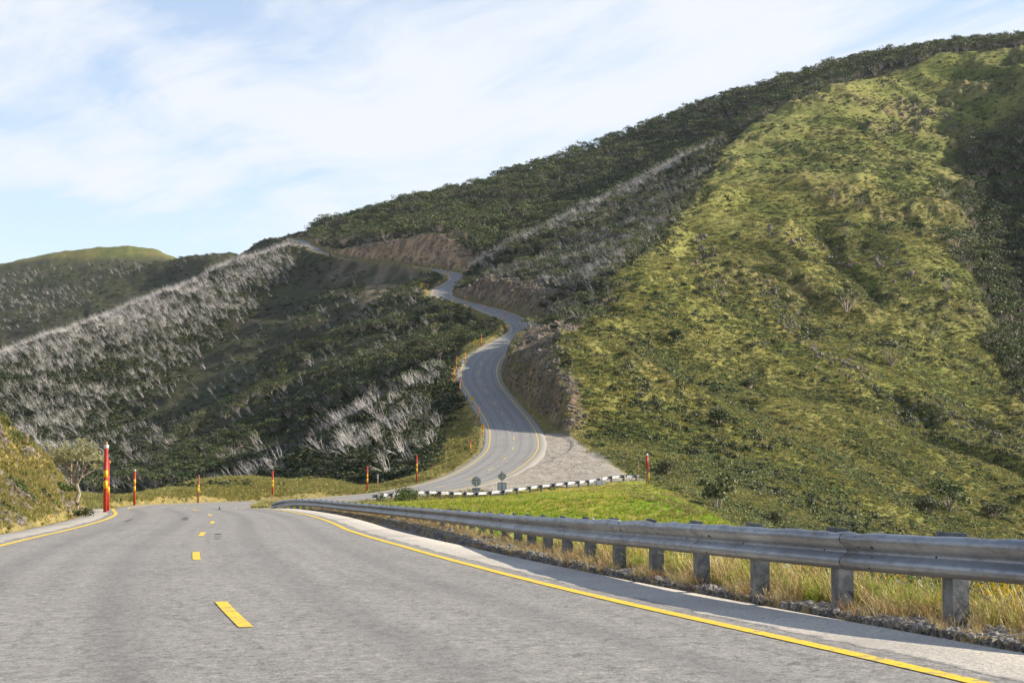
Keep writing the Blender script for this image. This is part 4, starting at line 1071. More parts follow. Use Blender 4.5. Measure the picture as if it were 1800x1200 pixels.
# ------------------------------------------------------------------ boxes, bars and other made things
class MB:
    """collects shapes and links them as one mesh object"""
    def __init__(s): s.v = []; s.f = []
    def box(s, c, size, rz=0.0, ry=0.0, rx=0.0):
        m = Matrix.Translation(Vector(c)) @ Matrix.Rotation(rz, 4, 'Z') @ Matrix.Rotation(ry, 4, 'Y') @ Matrix.Rotation(rx, 4, 'X')
        k = len(s.v)
        for z in (-.5, .5):
            for x, y in ((-.5, -.5), (.5, -.5), (.5, .5), (-.5, .5)): s.v.append(m @ Vector((x * size[0], y * size[1], z * size[2])))
        s.f += [(k, k + 3, k + 2, k + 1), (k + 4, k + 5, k + 6, k + 7)] + [(k + i, k + (i + 1) % 4, k + 4 + (i + 1) % 4, k + 4 + i) for i in range(4)]
        return s
    def cyl(s, a, b, r0, r1=None, seg=14, cap=True):
        r1 = r0 if r1 is None else r1; a = Vector(a); b = Vector(b); d = (b - a).normalized()
        x = d.orthogonal().normalized(); y = d.cross(x); k = len(s.v)
        for p, r in ((a, r0), (b, r1)):
            for i in range(seg):
                t = 2 * math.pi * i / seg; s.v.append(p + x * (r * math.cos(t)) + y * (r * math.sin(t)))
        s.f += [(k + i, k + (i + 1) % seg, k + seg + (i + 1) % seg, k + seg + i) for i in range(seg)]
        if cap: s.f += [tuple(k + seg + i for i in range(seg)), tuple(k + seg - 1 - i for i in range(seg))]
        return s
    def plate(s, pts, t, o=(0, 0, 0), ux=(1, 0, 0), uy=(0, 0, 1)):
        """flat outline pts in the plane ux, uy, with thickness t"""
        o = Vector(o); ux = Vector(ux); uy = Vector(uy); n = ux.cross(uy).normalized(); k = len(s.v); m = len(pts)
        for sg in (-.5, .5):
            for a, b in pts: s.v.append(o + ux * a + uy * b + n * (sg * t))
        s.f += [tuple(k + m - 1 - i for i in range(m)), tuple(k + m + i for i in range(m))] + [(k + i, k + (i + 1) % m, k + m + (i + 1) % m, k + m + i) for i in range(m)]
        return s
    def build(s, name, m, parent=None, smooth=False, bevel=0.0):
        o = mesh_obj(name, s.v, s.f, m, parent, smooth)
        if bevel:
            b = o.modifiers.new('edge', 'BEVEL'); b.width = bevel; b.segments = 1; b.limit_method = 'ANGLE'
        return o

# ---- guard rails
def rail_profile():
    """W beam seen in section: (out towards the road, height)"""
    return [(0.000, 0.152), (0.030, 0.156), (0.068, 0.136), (0.092, 0.108), (0.088, 0.082), (0.020, 0.022), (0.008, 0.0), (0.020, -0.022), (0.078, -0.058), (0.094, -0.082), (0.088, -0.112), (0.050, -0.146), (0.012, -0.156)]
def guard_rail(name, label, path, h_face, side, post_step=2.0, first=0.0, panel=4.0, post_w=0.15, post_d=0.15, dents=0.0, flare=True, seed=1, zf=None):
    """path: plan polyline with the height of the rail top; side = +1 when the road lies to the left of travel"""
    g = np.random.default_rng(seed)
    pts, ss = resample(catmull(np.asarray(path, float), 0.25), 0.25)
    pts = smooth_path(pts, 8)
    T = np.gradient(pts[:, :2], axis=0); T /= np.linalg.norm(T, axis=1)[:, None]
    Nn = np.stack([-T[:, 1], T[:, 0]], 1) * side          # towards the road
    root = empty(name, (pts[0, 0], pts[0, 1], float(ground_z(pts[0, 0], pts[0, 1]))))
    tag(root, label, 'guard rail')
    o0 = np.array(root.location)
    prof = rail_profile(); sc = h_face / 0.312
    top = pts[:, 2]
    dent = 0 * ss
    if dents:
        dent = dents * np.clip(fbm(ss / 0.55, ss * 0 + 3.3, 5, 2), -1, 0.6) * sstep(0.25, 0.7, np.abs(fbm(ss / 3.5, ss * 0 + 8.1, 6, 2)) * 1.6 + 0.25)
    a = 0; n = len(pts); k4 = int(panel / 0.25)
    while a < n - 2:
        b = min(a + k4, n - 1); v, f = [], []
        idx = list(range(a, b + 1))
        if b < n - 1: idx = idx + [b + 1]          # each panel laps over the next by 25 cm
        for q, i in enumerate(idx):
            lap = 0.012 if q == len(idx) - 1 else (0.009 if q == len(idx) - 2 else 0)
            for j, (ou, hz) in enumerate(prof):
                dz = dent[i] if j < 3 else (dent[i] * 0.5 if j == 3 else 0)
                ou2 = ou * sc + lap + (abs(dent[i]) * 0.5 if j < 3 else 0)
                v.append((pts[i, 0] + Nn[i, 0] * ou2 - o0[0], pts[i, 1] + Nn[i, 1] * ou2 - o0[1], top[i] - h_face / 2 + hz * sc + dz - o0[2]))
        m_ = len(prof)
        for q in range(len(idx) - 1):
            for j in range(m_ - 1):
                f.append((q * m_ + j, q * m_ + j + 1, (q + 1) * m_ + j + 1, (q + 1) * m_ + j))
        r = mesh_obj('rail', v, f, M['galv'], root); sl = r.modifiers.new('thickness', 'SOLIDIFY'); sl.thickness = 0.005
        if b < n - 1 and pts[b, 1] < 110:
            lv_, lf_ = [], []; m_ = len(prof); w_ = 0.018 + 0.00012 * pts[b, 1]
            i = b + 1
            for q in (0, 1):
                for j, (ou, hz) in enumerate(prof):
                    dz = dent[i] if j < 3 else 0
                    ou2 = ou * sc + 0.016 + (abs(dent[i]) * 0.5 if j < 3 else 0)
                    lv_.append((pts[i, 0] + Nn[i, 0] * ou2 + T[i, 0] * w_ * q - o0[0], pts[i, 1] + Nn[i, 1] * ou2 + T[i, 1] * w_ * q - o0[1], top[i] - h_face / 2 + hz * sc * 1.01 + dz - o0[2]))
            for j in range(m_ - 1): lf_.append((j, j + 1, m_ + j + 1, m_ + j))
            mesh_obj('lap_edge', lv_, lf_, M['bolt'], r)
        # splice bolts at the lap
        if b < n - 1 and pts[b, 1] < 60:
            bo = MB()
            for di in (-1, 1):
                i = b + (0 if di > 0 else -1)
                for hz in (0.118, 0.045, -0.045, -0.118):
                    ou = 0.072 if abs(hz) > 0.1 else 0.045
                    c = np.array([pts[i, 0] + Nn[i, 0] * (ou * sc + 0.006) - o0[0], pts[i, 1] + Nn[i, 1] * (ou * sc + 0.006) - o0[1], top[i] - h_face / 2 + hz * sc - o0[2]])
                    d = np.array([Nn[i, 0], Nn[i, 1], 0]); bo.cyl(c - d * 0.004, c + d * 0.012, 0.016, 0.012, 8)
            bo.build('bolt', M['bolt'], r)
        a = b
    # posts: open C sections with a spacer behind the rail
    s = first; cnt = 0
    while s < ss[-1] - 0.2 and cnt < 95:
        i = int(np.clip(np.searchsorted(ss, s), 1, n - 2)); p = pts[i]; ang = math.atan2(T[i, 1], T[i, 0])
        c = np.array([p[0] - Nn[i, 0] * (0.17), p[1] - Nn[i, 1] * 0.17])
        gz = float(ground_z(c[0], c[1])) if zf is None else zf(i); lz = gz - 0.35; tz = top[i] - 0.03
        w = post_w; dp = post_d; t = 0.012; lean = g.normal(0, 0.012)
        mid = (lz + tz) / 2; H = tz - lz
        pb = MB(); nv = Vector((Nn[i, 0], Nn[i, 1], 0)); tv = Vector((T[i, 0], T[i, 1], 0)); c3 = Vector((c[0], c[1], mid)) - Vector(o0)
        pb.box(c3 + nv * (dp / 2), (w, t, H), ang, 0, lean)                     # web faces the road
        pb.box(c3 - tv * (w / 2 - t / 2), (t, dp - t, H), ang, 0, lean)
        pb.box(c3 + tv * (w / 2 - t / 2), (t, dp - t, H), ang, 0, lean)
        pb.box(c3 + tv * (w / 2 - 0.025) - nv * (dp / 2), (0.05, t, H), ang, 0, lean)
        pb.box(c3 - tv * (w / 2 - 0.025) - nv * (dp / 2), (0.05, t, H), ang, 0, lean)
        po = pb.build('post', M['post'], root)
        sp = MB(); cz = top[i] - h_face / 2 - o0[2]
        sp.box(Vector((c[0] - o0[0], c[1] - o0[1], cz)) + nv * (dp / 2 + 0.045), (w * 1.3, 0.07, h_face * 1.0), ang)
        sp.box(Vector((c[0] - o0[0], c[1] - o0[1], cz + h_face * 0.5 - 0.005)) - tv * 0.10 + nv * (dp / 2 + 0.02), (0.46, 0.016, 0.085), ang)
        sp.build('spacer', M['post'], po)
        if p[1] < 60:
            MB().cyl(Vector((p[0] - o0[0], p[1] - o0[1], cz - 0.015)) + nv * 0.002, Vector((p[0] - o0[0], p[1] - o0[1], cz - 0.015)) + nv * 0.022, 0.022, 0.016, 8).build('bolt', M['bolt'], po)
        s += post_step; cnt += 1
    return root, pts, ss, T, Nn
near_path = [(7.6, 6.5, None), (5.2, 11.0, None)]
RAILPTS = [(2150, 972, 11.6), (1800, 948, 13.1), (1560, 939, 15.0), (1350, 927, 17.4), (1153, 917, 21.4), (1050, 913, 24.6), (967, 909, 28.6), (863, 902, 37), (800, 897, 44), (720, 891, 54), (660, 886.5, 63), (600, 882, 73), (550, 878, 83), (515, 877.5, 89), (490, 881, 93.5), (479, 884.5, 95.5)]
rp = [P(*q) for q in RAILPTS]
rp = [np.array([8.2, 4.5, rp[0][2] + 0.2]), np.array([6.6, 8.0, rp[0][2] + 0.1])] + rp
near_rail, NRP, NRS, NRT, NRN = guard_rail('guard_rail', 'long galvanised guard rail with a dented top beside the near road', rp, 0.345, 1, 2.0, 0.55, 4.0, 0.155, 0.15, dents=0.03, seed=4)
FAR2 = [(655, 880, 168), (690, 878, 170), (745, 875, 174), (800, 870, 178), (850, 866.5, 181), (900, 863.5, 184), (950, 860, 187), (1000, 855, 190), (1040, 850.5, 193), (1085, 845.5, 196), (1123, 842.5, 198)]
def far_top(q):
    p = P(*q); return np.array([p[0], p[1], max(p[2], float(ground_z(p[0], p[1])) + 0.72)])
far_rail, FRP, FRS, FRT, FRN = guard_rail('guard_rail', 'short guard rail seen from behind along the gravel turnout', [far_top(q) for q in FAR2], 0.30, 1, 1.95, 0.4, 4.0, 0.15, 0.2, seed=9)

# ---- snow poles
def snow_pole(px, base, top, label, d=None, H=3.0, r=0.055, col='red', cap=None, bands=((0.40, 0.15), (0.58, 0.15)), lean=0.0, group='red and yellow snow poles beside the road', sign=None, hidden=0.0, h_true=None):
    """d from the pole's height in the picture when not given"""
    if d is None: d = H * F / (base - top)
    b = P(px, base, d); z = float(ground_z(b[0], b[1]))
    zt = P(px, top, d)[2]; Hh = max(1.2, zt - z)
    root = empty('snow_pole', (b[0], b[1], z)); tag(root, label, 'snow pole', group)
    k = math.tan(lean)
    def at(t): return (k * t * Hh, 0, t * Hh)
    MB().cyl((0, 0, -0.4), at(1.0), r, r, 12).build('pole', M[col], root, True)
    for c, w in bands:
        MB().cyl(at(c - w / 2), at(c + w / 2), r * 1.07, r * 1.07, 12).build('reflective_band', M['yellow'], root, True)
    if cap == 'pale':
        MB().cyl(at(0.955), at(1.003), r * 1.22, r * 1.22, 12).build('cap', M['cap'], root, True)
    if cap == 'bare':
        MB().cyl(at(1.0), at(1.045), r * 0.72, r * 0.72, 12).build('bare_tip', M['bare'], root, True)
        MB().cyl(at(0.95), at(1.002), r * 1.25, r * 1.25, 12).build('cap', M['cap'], root, True)
    if sign: sign_on(root, sign, Hh, r)
    return root
def arrow_outline(kind, s):
    if kind == 'curve':     # a bent arrow turning left, as bars
        return [[(-.05, -.32), (.05, -.32), (.05, -.02), (-.05, -.02)], [(.05, -.02), (-.05, -.02), (-.18, .12), (-.10, .20)], [(-.10, .20), (-.18, .12), (-.18, .14), (-.10, .22)], [(-.27, .12), (-.05, .32), (-.27, .36)]]
    return [[(-.20, -.30), (-.02, -.30), (.20, 0), (.02, 0)], [(.02, 0), (.20, 0), (-.02, .30), (-.20, .30)]]
def sign_on(root, kind, H, r):
    """yellow plates with a black arrow or chevron, facing the car"""
    for c, shape, w in kind:
        z = H * c; y = -r - 0.03
        if shape == 'diamond': out = [(0, -w / 2), (w / 2, 0), (0, w / 2), (-w / 2, 0)]
        else: out = [(-w * .42, -w / 2), (w * .42, -w / 2), (w * .42, w / 2), (-w * .42, w / 2)]
        pl = MB().plate(out, 0.012, (0, y, z)).build('sign_plate', M['yellow'], root)
        bk = MB()
        for q in arrow_outline('curve' if shape == 'diamond' else 'chevron', w):
            bk.plate([(a * w * .9, b * w * .9) for a, b in q], 0.004, (0, y - 0.011, z))
        bk.build('black_arrow', M['black'], pl)
B2 = ((0.47, 0.14), (0.66, 0.14))
snow_pole(185, 893, 782, 'tall thick red snow pole with a bare wooden tip, leftmost and nearest', d=72, r=0.085, cap='bare', bands=((0.455, 0.11), (0.60, 0.10)), lean=0.0)
snow_pole(190.5, 890, 806, 'dark red snow pole half hidden behind the tallest leftmost pole', d=76, r=0.065, bands=((0.45, 0.12),), lean=-0.02)
snow_pole(236, 889, 825, 'red snow pole with a pale cap, just right of the tallest pole', d=134, r=0.085, cap='pale', bands=B2)
snow_pole(348, 886, 834, 'faded brown snow pole with one yellow band, before the low mound', d=150, r=0.08, col='dullred', bands=((0.50, 0.14), (0.62, 0.09)), lean=0.015)
snow_pole(479, 878, 827, 'red snow pole rising behind the far end of the near guard rail', d=168, r=0.085, bands=((0.42, 0.12), (0.57, 0.14)))
snow_pole(645.5, 867, 819, 'red snow pole between the mound and the bleached spur', d=186, r=0.085, bands=((0.46, 0.13), (0.63, 0.12)))
snow_pole(732.5, 845, 800, 'red snow pole left of the two grey sign backs, at the road edge', d=203, r=0.09, bands=((0.50, 0.13), (0.66, 0.12)))
snow_pole(827, 808, 772, 'red snow pole inside the nearest left bend', d=238, r=0.085, bands=((0.35, 0.13), (0.52, 0.13)))
snow_pole(848.5, 776, 744, 'snow pole with a yellow square sign, lowest one on the inner bend', r=0.085, bands=((0.25, 0.14), (0.40, 0.1)), d=256, sign=((0.66, 'square', 0.62),))
snow_pole(842.5, 748, 714, 'plain red and yellow snow pole between the two square bend signs', r=0.08, d=277, bands=((0.35, 0.14), (0.54, 0.14)))
snow_pole(829.5, 717, 694, 'snow pole with a yellow square sign, at the widest part of the bend', r=0.08, d=296, H=3, bands=((0.25, 0.12), (0.42, 0.12)), sign=((0.66, 'square', 0.6),))
snow_pole(808.5, 695, 665, 'dark red snow pole standing at the tightest point of the left bend', r=0.085, d=308, bands=((0.36, 0.1), (0.52, 0.1)))
snow_pole(797.5, 671, 645, 'thin red snow pole lowest on the golden verge above the bend', r=0.09, d=322, bands=((0.5, 0.12),))
snow_pole(802, 652, 625, 'snow pole second up the golden verge above the bend', r=0.08, d=333, bands=((0.3, 0.12), (0.55, 0.12)))
snow_pole(817.5, 635, 617, 'snow pole third up the golden verge above the bend', r=0.085, d=349, bands=((0.42, 0.2), (0.72, 0.2)))
snow_pole(846, 609, 588, 'snow pole beside the yellow diamond sign above the bend', r=0.085, d=386, bands=((0.38, 0.15), (0.6, 0.14)), cap='pale')
def post_sign(px, base, top, d, label, plates, col='post'):
    b = P(px, base, d); z = float(ground_z(b[0], b[1])); H = max(1.2, P(px, top, d)[2] - z)
    root = empty('road_sign', (b[0], b[1], z)); tag(root, label, 'road sign')
    MB().cyl((0, 0, -0.3), (0, 0, H), 0.04, 0.04, 8).build('post', M[col], root, True)
    sign_on(root, plates, H, 0.04); return root
post_sign(836, 612, 592, 372, 'yellow diamond bend warning sign at the verge above the bend', ((0.70, 'diamond', 1.25),))
snow_pole(891, 582, 568, 'snow pole with a yellow diamond sign inside the upper right-hand bend', r=0.085, d=436, bands=((0.3, 0.2),), sign=((0.72, 'diamond', 1.05),))
snow_pole(886, 563.5, 547, 'red and white snow pole just above the upper right-hand bend', r=0.085, d=473, bands=((0.35, 0.22),), cap='pale')
snow_pole(853.5, 549, 532, 'snow pole midway on the straight below the hairpin', r=0.085, d=520, bands=((0.35, 0.16), (0.6, 0.16)), cap='pale')
snow_pole(816, 537.5, 521, 'snow pole at the lower end of the hairpin', r=0.085, d=556, bands=((0.35, 0.16), (0.6, 0.16)), cap='pale')
snow_pole(763.5, 525, 512, 'short yellow snow pole at the mouth of the hairpin turnout', r=0.08, d=606, bands=((0.5, 0.35),))
post_sign(741, 520, 498, 645, 'yellow stacked diamond and square sign at the tip of the hairpin', ((0.84, 'diamond', 1.4), (0.55, 'square', 0.9)))
snow_pole(752, 507, 498, 'reddish snow pole behind the hairpin, beside the stacked yellow sign', r=0.11, d=672, bands=((0.5, 0.3),))
snow_pole(772.5, 502, 491, 'orange and yellow snow pole in the green bushes above the hairpin', r=0.09, d=690, bands=((0.5, 0.4),))
snow_pole(787, 492, 473, 'snow pole with a yellow diamond sign at the left-hand top bend', r=0.11, d=722, bands=((0.25, 0.2),), sign=((0.62, 'diamond', 1.3),))
farlist = [(775.5, 476, 467, 765), (757, 472, 466, 785), (727, 469, 463, 812), (685, 466, 453, 843), (642, 460, 450, 880), (583, 450, 443, 960), (551, 441, 435, 1030)]
words = ['at the right end of the brown cutting', 'second from the right before the brown cutting', 'small and yellow before the middle of the brown cutting', 'tallest before the brown cutting', 'at the left end of the brown cutting', 'among the shrubs left of the brown cutting', 'beside the last visible bend at the top']
for (a, b_, c_, d_), w_ in zip(farlist, words):
    snow_pole(a, b_, c_, 'tiny far snow pole ' + w_, r=0.11, d=d_, bands=((0.45, 0.4),), group='far snow poles along the upper road')

# a pair of poles with red cloth at the right end of the turnout
b = P(1137, 846, 192); z = float(ground_z(b[0], b[1])); H = P(1137, 797, 192)[2] - z
root = empty('snow_pole', (b[0], b[1], z)); tag(root, 'thin pole with a red sleeve and white top beyond the far rail end', 'snow pole', 'red and yellow snow poles beside the road')
MB().cyl((0, 0, -0.3), (0, 0, H), 0.05, 0.05, 10).build('pole', M['dullred'], root, True)
MB().cyl((0.03, 0, H * 0.52), (0.02, 0, H * 0.93), 0.10, 0.19, 10).build('sleeve', M['red'], root, True)
MB().cyl((0.02, 0, H * 0.93), (0.02, 0, H * 1.0), 0.17, 0.12, 10).build('cap', M['cap'], root, True)
snow_pole(1140.5, 840, 812, 'yellow-banded thin pole close behind the red sleeved pole', d=196, r=0.05, bands=((0.35, 0.4),), col='dullred')
snow_pole(1122.5, 829, 810, 'thin brown marker stake left of the red sleeved pole', d=205, r=0.035, bands=(), col='bare', group='thin marker stakes')

# small white marker on the verge
b = P(664, 856, 198); z = float(ground_z(b[0], b[1]))
root = empty('marker_post', (b[0], b[1], z)); tag(root, 'small white-topped marker post in the grass below the bleached spur', 'marker post')
MB().cyl((0, 0, -0.3), (0, 0, 1.5), 0.05, 0.05, 8).build('stake', M['bare'], root, True)
MB().box((0, -0.03, 1.75), (0.2, 0.05, 0.55)).build('plate', M['white'], root)

# sign backs behind the far rail
def sign_back(px, base, top, d, kind, label):
    b = P(px, base, d); z = float(ground_z(b[0], b[1])); H = P(px, top, d)[2] - z
    root = empty('road_sign', (b[0], b[1], z)); tag(root, label, 'road sign')
    MB().cyl((0, 0, -0.4), (0, 0, H + 0.05), 0.045, 0.045, 8).build('post', M['post'], root, True)
    w = 0.56
    for c, sh in kind:
        zc = H * c
        if sh == 'diamond':
            pl = MB().plate([(0, -w), (w, 0), (0, w), (-w, 0)], 0.01, (0, 0.06, zc)).build('diamond_plate', M['signgrey'], root)
        elif sh == 'round':
            pl = MB().plate([(w * math.cos(t), w * math.sin(t)) for t in np.linspace(0, 2 * math.pi, 9)[:-1] + .39], 0.01, (0, 0.06, zc)).build('eight_sided_plate', M['signgrey'], root)
        else:
            pl = None; fr = MB()
            hw, hh = 0.46, 0.30 if sh == 'plate' else 0.46
            if sh == 'plate': pl = MB().plate([(-hw, -hh), (hw, -hh), (hw, hh), (-hw, hh)], 0.01, (0, 0.06, zc)).build('supplementary_plate', M['signgrey'], root)
            else:
                for s_ in (-1, 1):
                    fr.box((s_ * hw, 0.04, zc), (0.07, 0.04, 2 * hh + 0.07)); fr.box((0, 0.04, zc + s_ * hh), (2 * hw - 0.07, 0.04, 0.07))
                pl = fr.build('square_frame', M['post'], root)
                MB().plate([(-hw + .03, -hh + .03), (hw - .03, -hh + .03), (hw - .03, hh - .03), (-hw + .03, hh - .03)], 0.008, (0, 0.065, zc)).build('plate_back', M['cap'], pl)
        if sh != 'square':
            br = MB()
            for o_ in (-0.17, 0.17): br.box((0, 0.02, zc + o_), (0.8, 0.03, 0.05))
            br.build('bracket', M['post'], pl)
    return root
sign_back(882.5, 869, 827, 184, ((0.78, 'diamond'), (0.36, 'square')), 'grey back of a diamond sign over a square frame, right of two')
sign_back(837, 872, 836, 181, ((0.76, 'round'), (0.38, 'plate')), 'grey back of a rounded sign over a small plate, left of two')
# white board beside the far rail
b = P(1053, 857, 193.0); z = float(ground_z(b[0], b[1])); zt = P(1053, 844, 193)[2] - z
root = empty('information_board', (b[0], b[1] - 0.5, z)); tag(root, 'blank white board on two posts behind the right end of the far rail', 'board')
for s_ in (-0.33, 0.33): MB().cyl((s_, -0.04, -0.3), (s_, -0.04, zt), 0.035, 0.035, 8).build('leg', M['post'], root, True)
MB().box((0, 0, zt - 0.26), (1.30, 0.03, 0.55)).build('panel', M['white'], root)
# small reflector stub on the carriageway's crest
b = P(386, 896, 78); i_ = int(np.argmin(np.abs(RC[:110, 1] - b[1])))
root = empty('lane_marker', (b[0], b[1], RC[i_, 2])); tag(root, 'tiny dark marker stub standing on the crest of the near road', 'lane marker')
MB().cyl((0, 0, 0), (0, 0, 0.13), 0.03, 0.02, 8).build('stub', M['black'], root); MB().box((0, -0.02, 0.02), (0.12, 0.1, 0.02)).build('foot', M['black'], root)
# ------------------------------------------------------------------ single trees and bushes
def bush(px, py, d, w, h, label, name='bush', m='shrub', seed=1, n=260, leaf=0.10, trunk=True, cat='bush', lobes=8, base_px=None):
    """a rounded bush with short stems; w, h in metres"""
    if d is None: b = hit(px, py)
    else: b = P(px, py, d); b[2] = float(ground_z(b[0], b[1]))
    g = np.random.default_rng(seed); root = empty(name, tuple(b)); tag(root, label, cat)
    tv, tf, lv, lf = [], [], [], []
    for k in range(lobes):
        an = g.uniform(0, 6.28); rr = w * 0.5 * math.sqrt(g.uniform(0.02, 0.6)); c = np.array([math.cos(an) * rr, math.sin(an) * rr, h * g.uniform(0.45, 0.78) * (1 - 0.35 * (rr / (w * .5)) ** 2)])
        tube(tv, tf, [np.array([0, 0, -0.2]), c * [.5, .5, .45], c], [0.035 * h, 0.025 * h, 0.008 * h], 4)
        d_ = g.normal(size=(n // lobes, 3)); d_ /= np.linalg.norm(d_, axis=1)[:, None]
        q = c + d_ * np.array([w * .26, w * .26, h * .27]) * g.uniform(0.45, 1.05, (len(d_), 1))
        leaf_quads(lv, lf, g, q, leaf, 0.3, 0.6, d_)
    o = bpy.data.objects.new('stem', raw_mesh('stem', tv, tf, [M['bark']])); C.objects.link(o); o.parent = root
    o = bpy.data.objects.new('foliage', raw_mesh('foliage', lv, lf, [M[m]])); C.objects.link(o); o.parent = root
    return root
def big_gum(px, py, d, h, label, seed, spread=0.6, leaf=0.12, nleaf=60, nl=12, m='gum', flat=0.4):
    if d is None: b = hit(px, py)
    else: b = P(px, py, d); b[2] = float(ground_z(b[0], b[1]))
    (tv, tf), (lv, lf) = gum_tree(seed, h, spread, leaf, nleaf, nl, flat=0.8, split=True, hmin=0.42)
    root = empty('snow_gum', tuple(b)); tag(root, label, 'tree')
    o = bpy.data.objects.new('trunk', raw_mesh('trunk', tv, tf, [M['bark']])); C.objects.link(o); o.parent = root
    o = bpy.data.objects.new('crown', raw_mesh('crown', lv, lf, [M[m]])); C.objects.link(o); o.parent = root
    return root
def roadside_tree():
    """the wind-shaped gum on the bank: twisted pale trunk, flat crown of loose leaf clumps"""
    D = 78.0; b = P(134, 858, D); b[2] = float(ground_z(b[0], b[1])); k = D / F          # metres per picture pixel
    root = empty('wind_shaped_gum', tuple(b)); tag(root, 'small twisted gum with a flat sparse crown on the left bank', 'tree')
    g = np.random.default_rng(77); tv, tf, lv, lf = [], [], [], []
    def pt(x, y, dy=0.0): return np.array([(x - 134) * k, dy, (858 - y) * k])
    tube(tv, tf, [pt(137, 868), pt(134, 852), pt(138, 836, .1), pt(136, 824), pt(134, 818)], [.13, .11, .09, .085, .08], 7)
    limbs = [[(134, 818), (126, 808), (114, 796), (98, 788), (84, 780)], [(134, 818), (128, 802), (118, 788), (104, 776), (92, 768)], [(134, 818), (133, 804), (128, 788), (120, 774), (112, 762)],
             [(135, 818), (136, 800), (133, 782), (134, 768), (132, 758)], [(135, 818), (143, 806), (146, 790), (146, 776), (150, 764)], [(145, 796), (152, 786), (160, 776), (166, 768)],
             [(143, 806), (154, 798), (164, 793), (178, 791)], [(133, 804), (124, 794), (112, 782), (100, 780)], [(146, 790), (141, 778), (140, 764)], [(134, 850), (124, 842), (119, 832)]]
    tips = []
    for q in limbs:
        dy = g.uniform(-.6, .6); n = len(q)
        pts = [pt(x, y, dy * i / (n - 1)) + g.normal(size=3) * .02 for i, (x, y) in enumerate(q)]
        tube(tv, tf, pts, list(np.linspace(.055, .014, n)), 5)
        for i in range(1, n):
            for _ in range(3):
                e = pts[i] + np.array([g.normal() * .16, g.normal() * .22, abs(g.normal()) * .22 + .04]); tube(tv, tf, [pts[i], (pts[i] + e) / 2 + g.normal(size=3) * .02, e], [.014, .010, .004], 3); 
                if i >= n - 2 and q[0] != (134, 850): tips.append(e)
    for x in np.linspace(78, 170, 44):
        top = 757 + 10 * abs((x - 125) / 47.0) ** 2.2 + g.uniform(0, 17); tips.append(pt(x, top, g.uniform(-.8, .8)))
    for t_ in tips:
        c = t_ + g.normal(size=(52, 3)) * np.array([.13, .15, .065]); c[:, 2] += .04
        leaf_quads(lv, lf, g, c, 0.048, 0.3, 0.55)
    o = bpy.data.objects.new('trunk', raw_mesh('trunk', tv, tf, [M['bark']])); C.objects.link(o); o.parent = root
    o = bpy.data.objects.new('crown', raw_mesh('crown', lv, lf, [M['gumnear']])); C.objects.link(o); o.parent = root
    # weathered board on two posts beside it
    bb = P(112, 846, 84); z = float(ground_z(bb[0], bb[1])); kk = 84 / F
    r2 = empty('weathered_board', (bb[0], bb[1], z)); tag(r2, 'pale weathered board on two thin posts behind the twisted gum', 'board')
    zt = P(112, 806, 84)[2] - z
    for x in (-13, 13): MB().cyl((x * kk, 0, -.3), (x * kk, 0, zt), .045, .04, 7).build('leg', M['bare'], r2, True)
    MB().box((0.02, 0, zt + .04), (32 * kk, .50, .05), 0, R(6), R(-14)).build('panel', M['plank'], r2)
roadside_tree()
bush(107, 859, 64, 0.95, 0.55, 'low bright green bush on the bank in front of the twisted gum', m='bush', seed=81, leaf=0.05, n=500)
bush(148, 903, 62, 0.75, 0.45, 'dark green tuft of bush at the foot of the bank', m='shrub', seed=82, leaf=0.05, n=260)
bush(715, 890, 150, 3.1, 2.0, 'round green bush behind the near rail at the left end of the far rail', m='bush', seed=83, leaf=0.085, n=1400, lobes=14)
bush(671, 890, 152, 1.4, 1.35, 'small pale bush left of the round green bush', m='bush', seed=84, leaf=0.07, n=260)
HB = [(1187, 606, 'gum', 3.2, 'small open gum high on the sunny slope, upper left of three bushes', 90), (1262, 750, 'bush', 4.6, 'largest dark round bush in the middle of the sunny slope', 91), (1319, 686, 'bush', 4.2, 'flattened dark bush above and right of the largest round bush', 92),
      (1259, 898, 'gum', 3.4, 'grey-green gum just above the right tip of the meadow', 93), (1362, 926, 'bush', 2.8, 'dark bush peeping over the near rail below the sunny slope', 94), (1668, 902, 'gum', 6.4, 'tall thin-trunked gum standing low on the right of the sunny slope', 95),
      (1632, 906, 'bush', 4.6, 'dark spreading bush left of the tall thin-trunked gum', 96), (1245, 650, 'bush', 1.4, 'faint grey shrub between the two round bushes', 97), (1742, 915, 'bush', 4.6, 'dark open bush right of the tall thin-trunked gum', 98), (1175, 838, 'bush', 3.4, 'dark bushes just right of the red sleeved pole', 99)]
for px, py, kd, w, lab, sd_ in HB:
    if kd == 'bush': bush(px, py, None, w, w * 0.72, lab, seed=sd_, n=900, leaf=0.16 * w / 4, lobes=12)
    else: big_gum(px, py, None, w, lab, sd_, 0.5, 0.26 if w > 5 else 0.2, 70, 12)
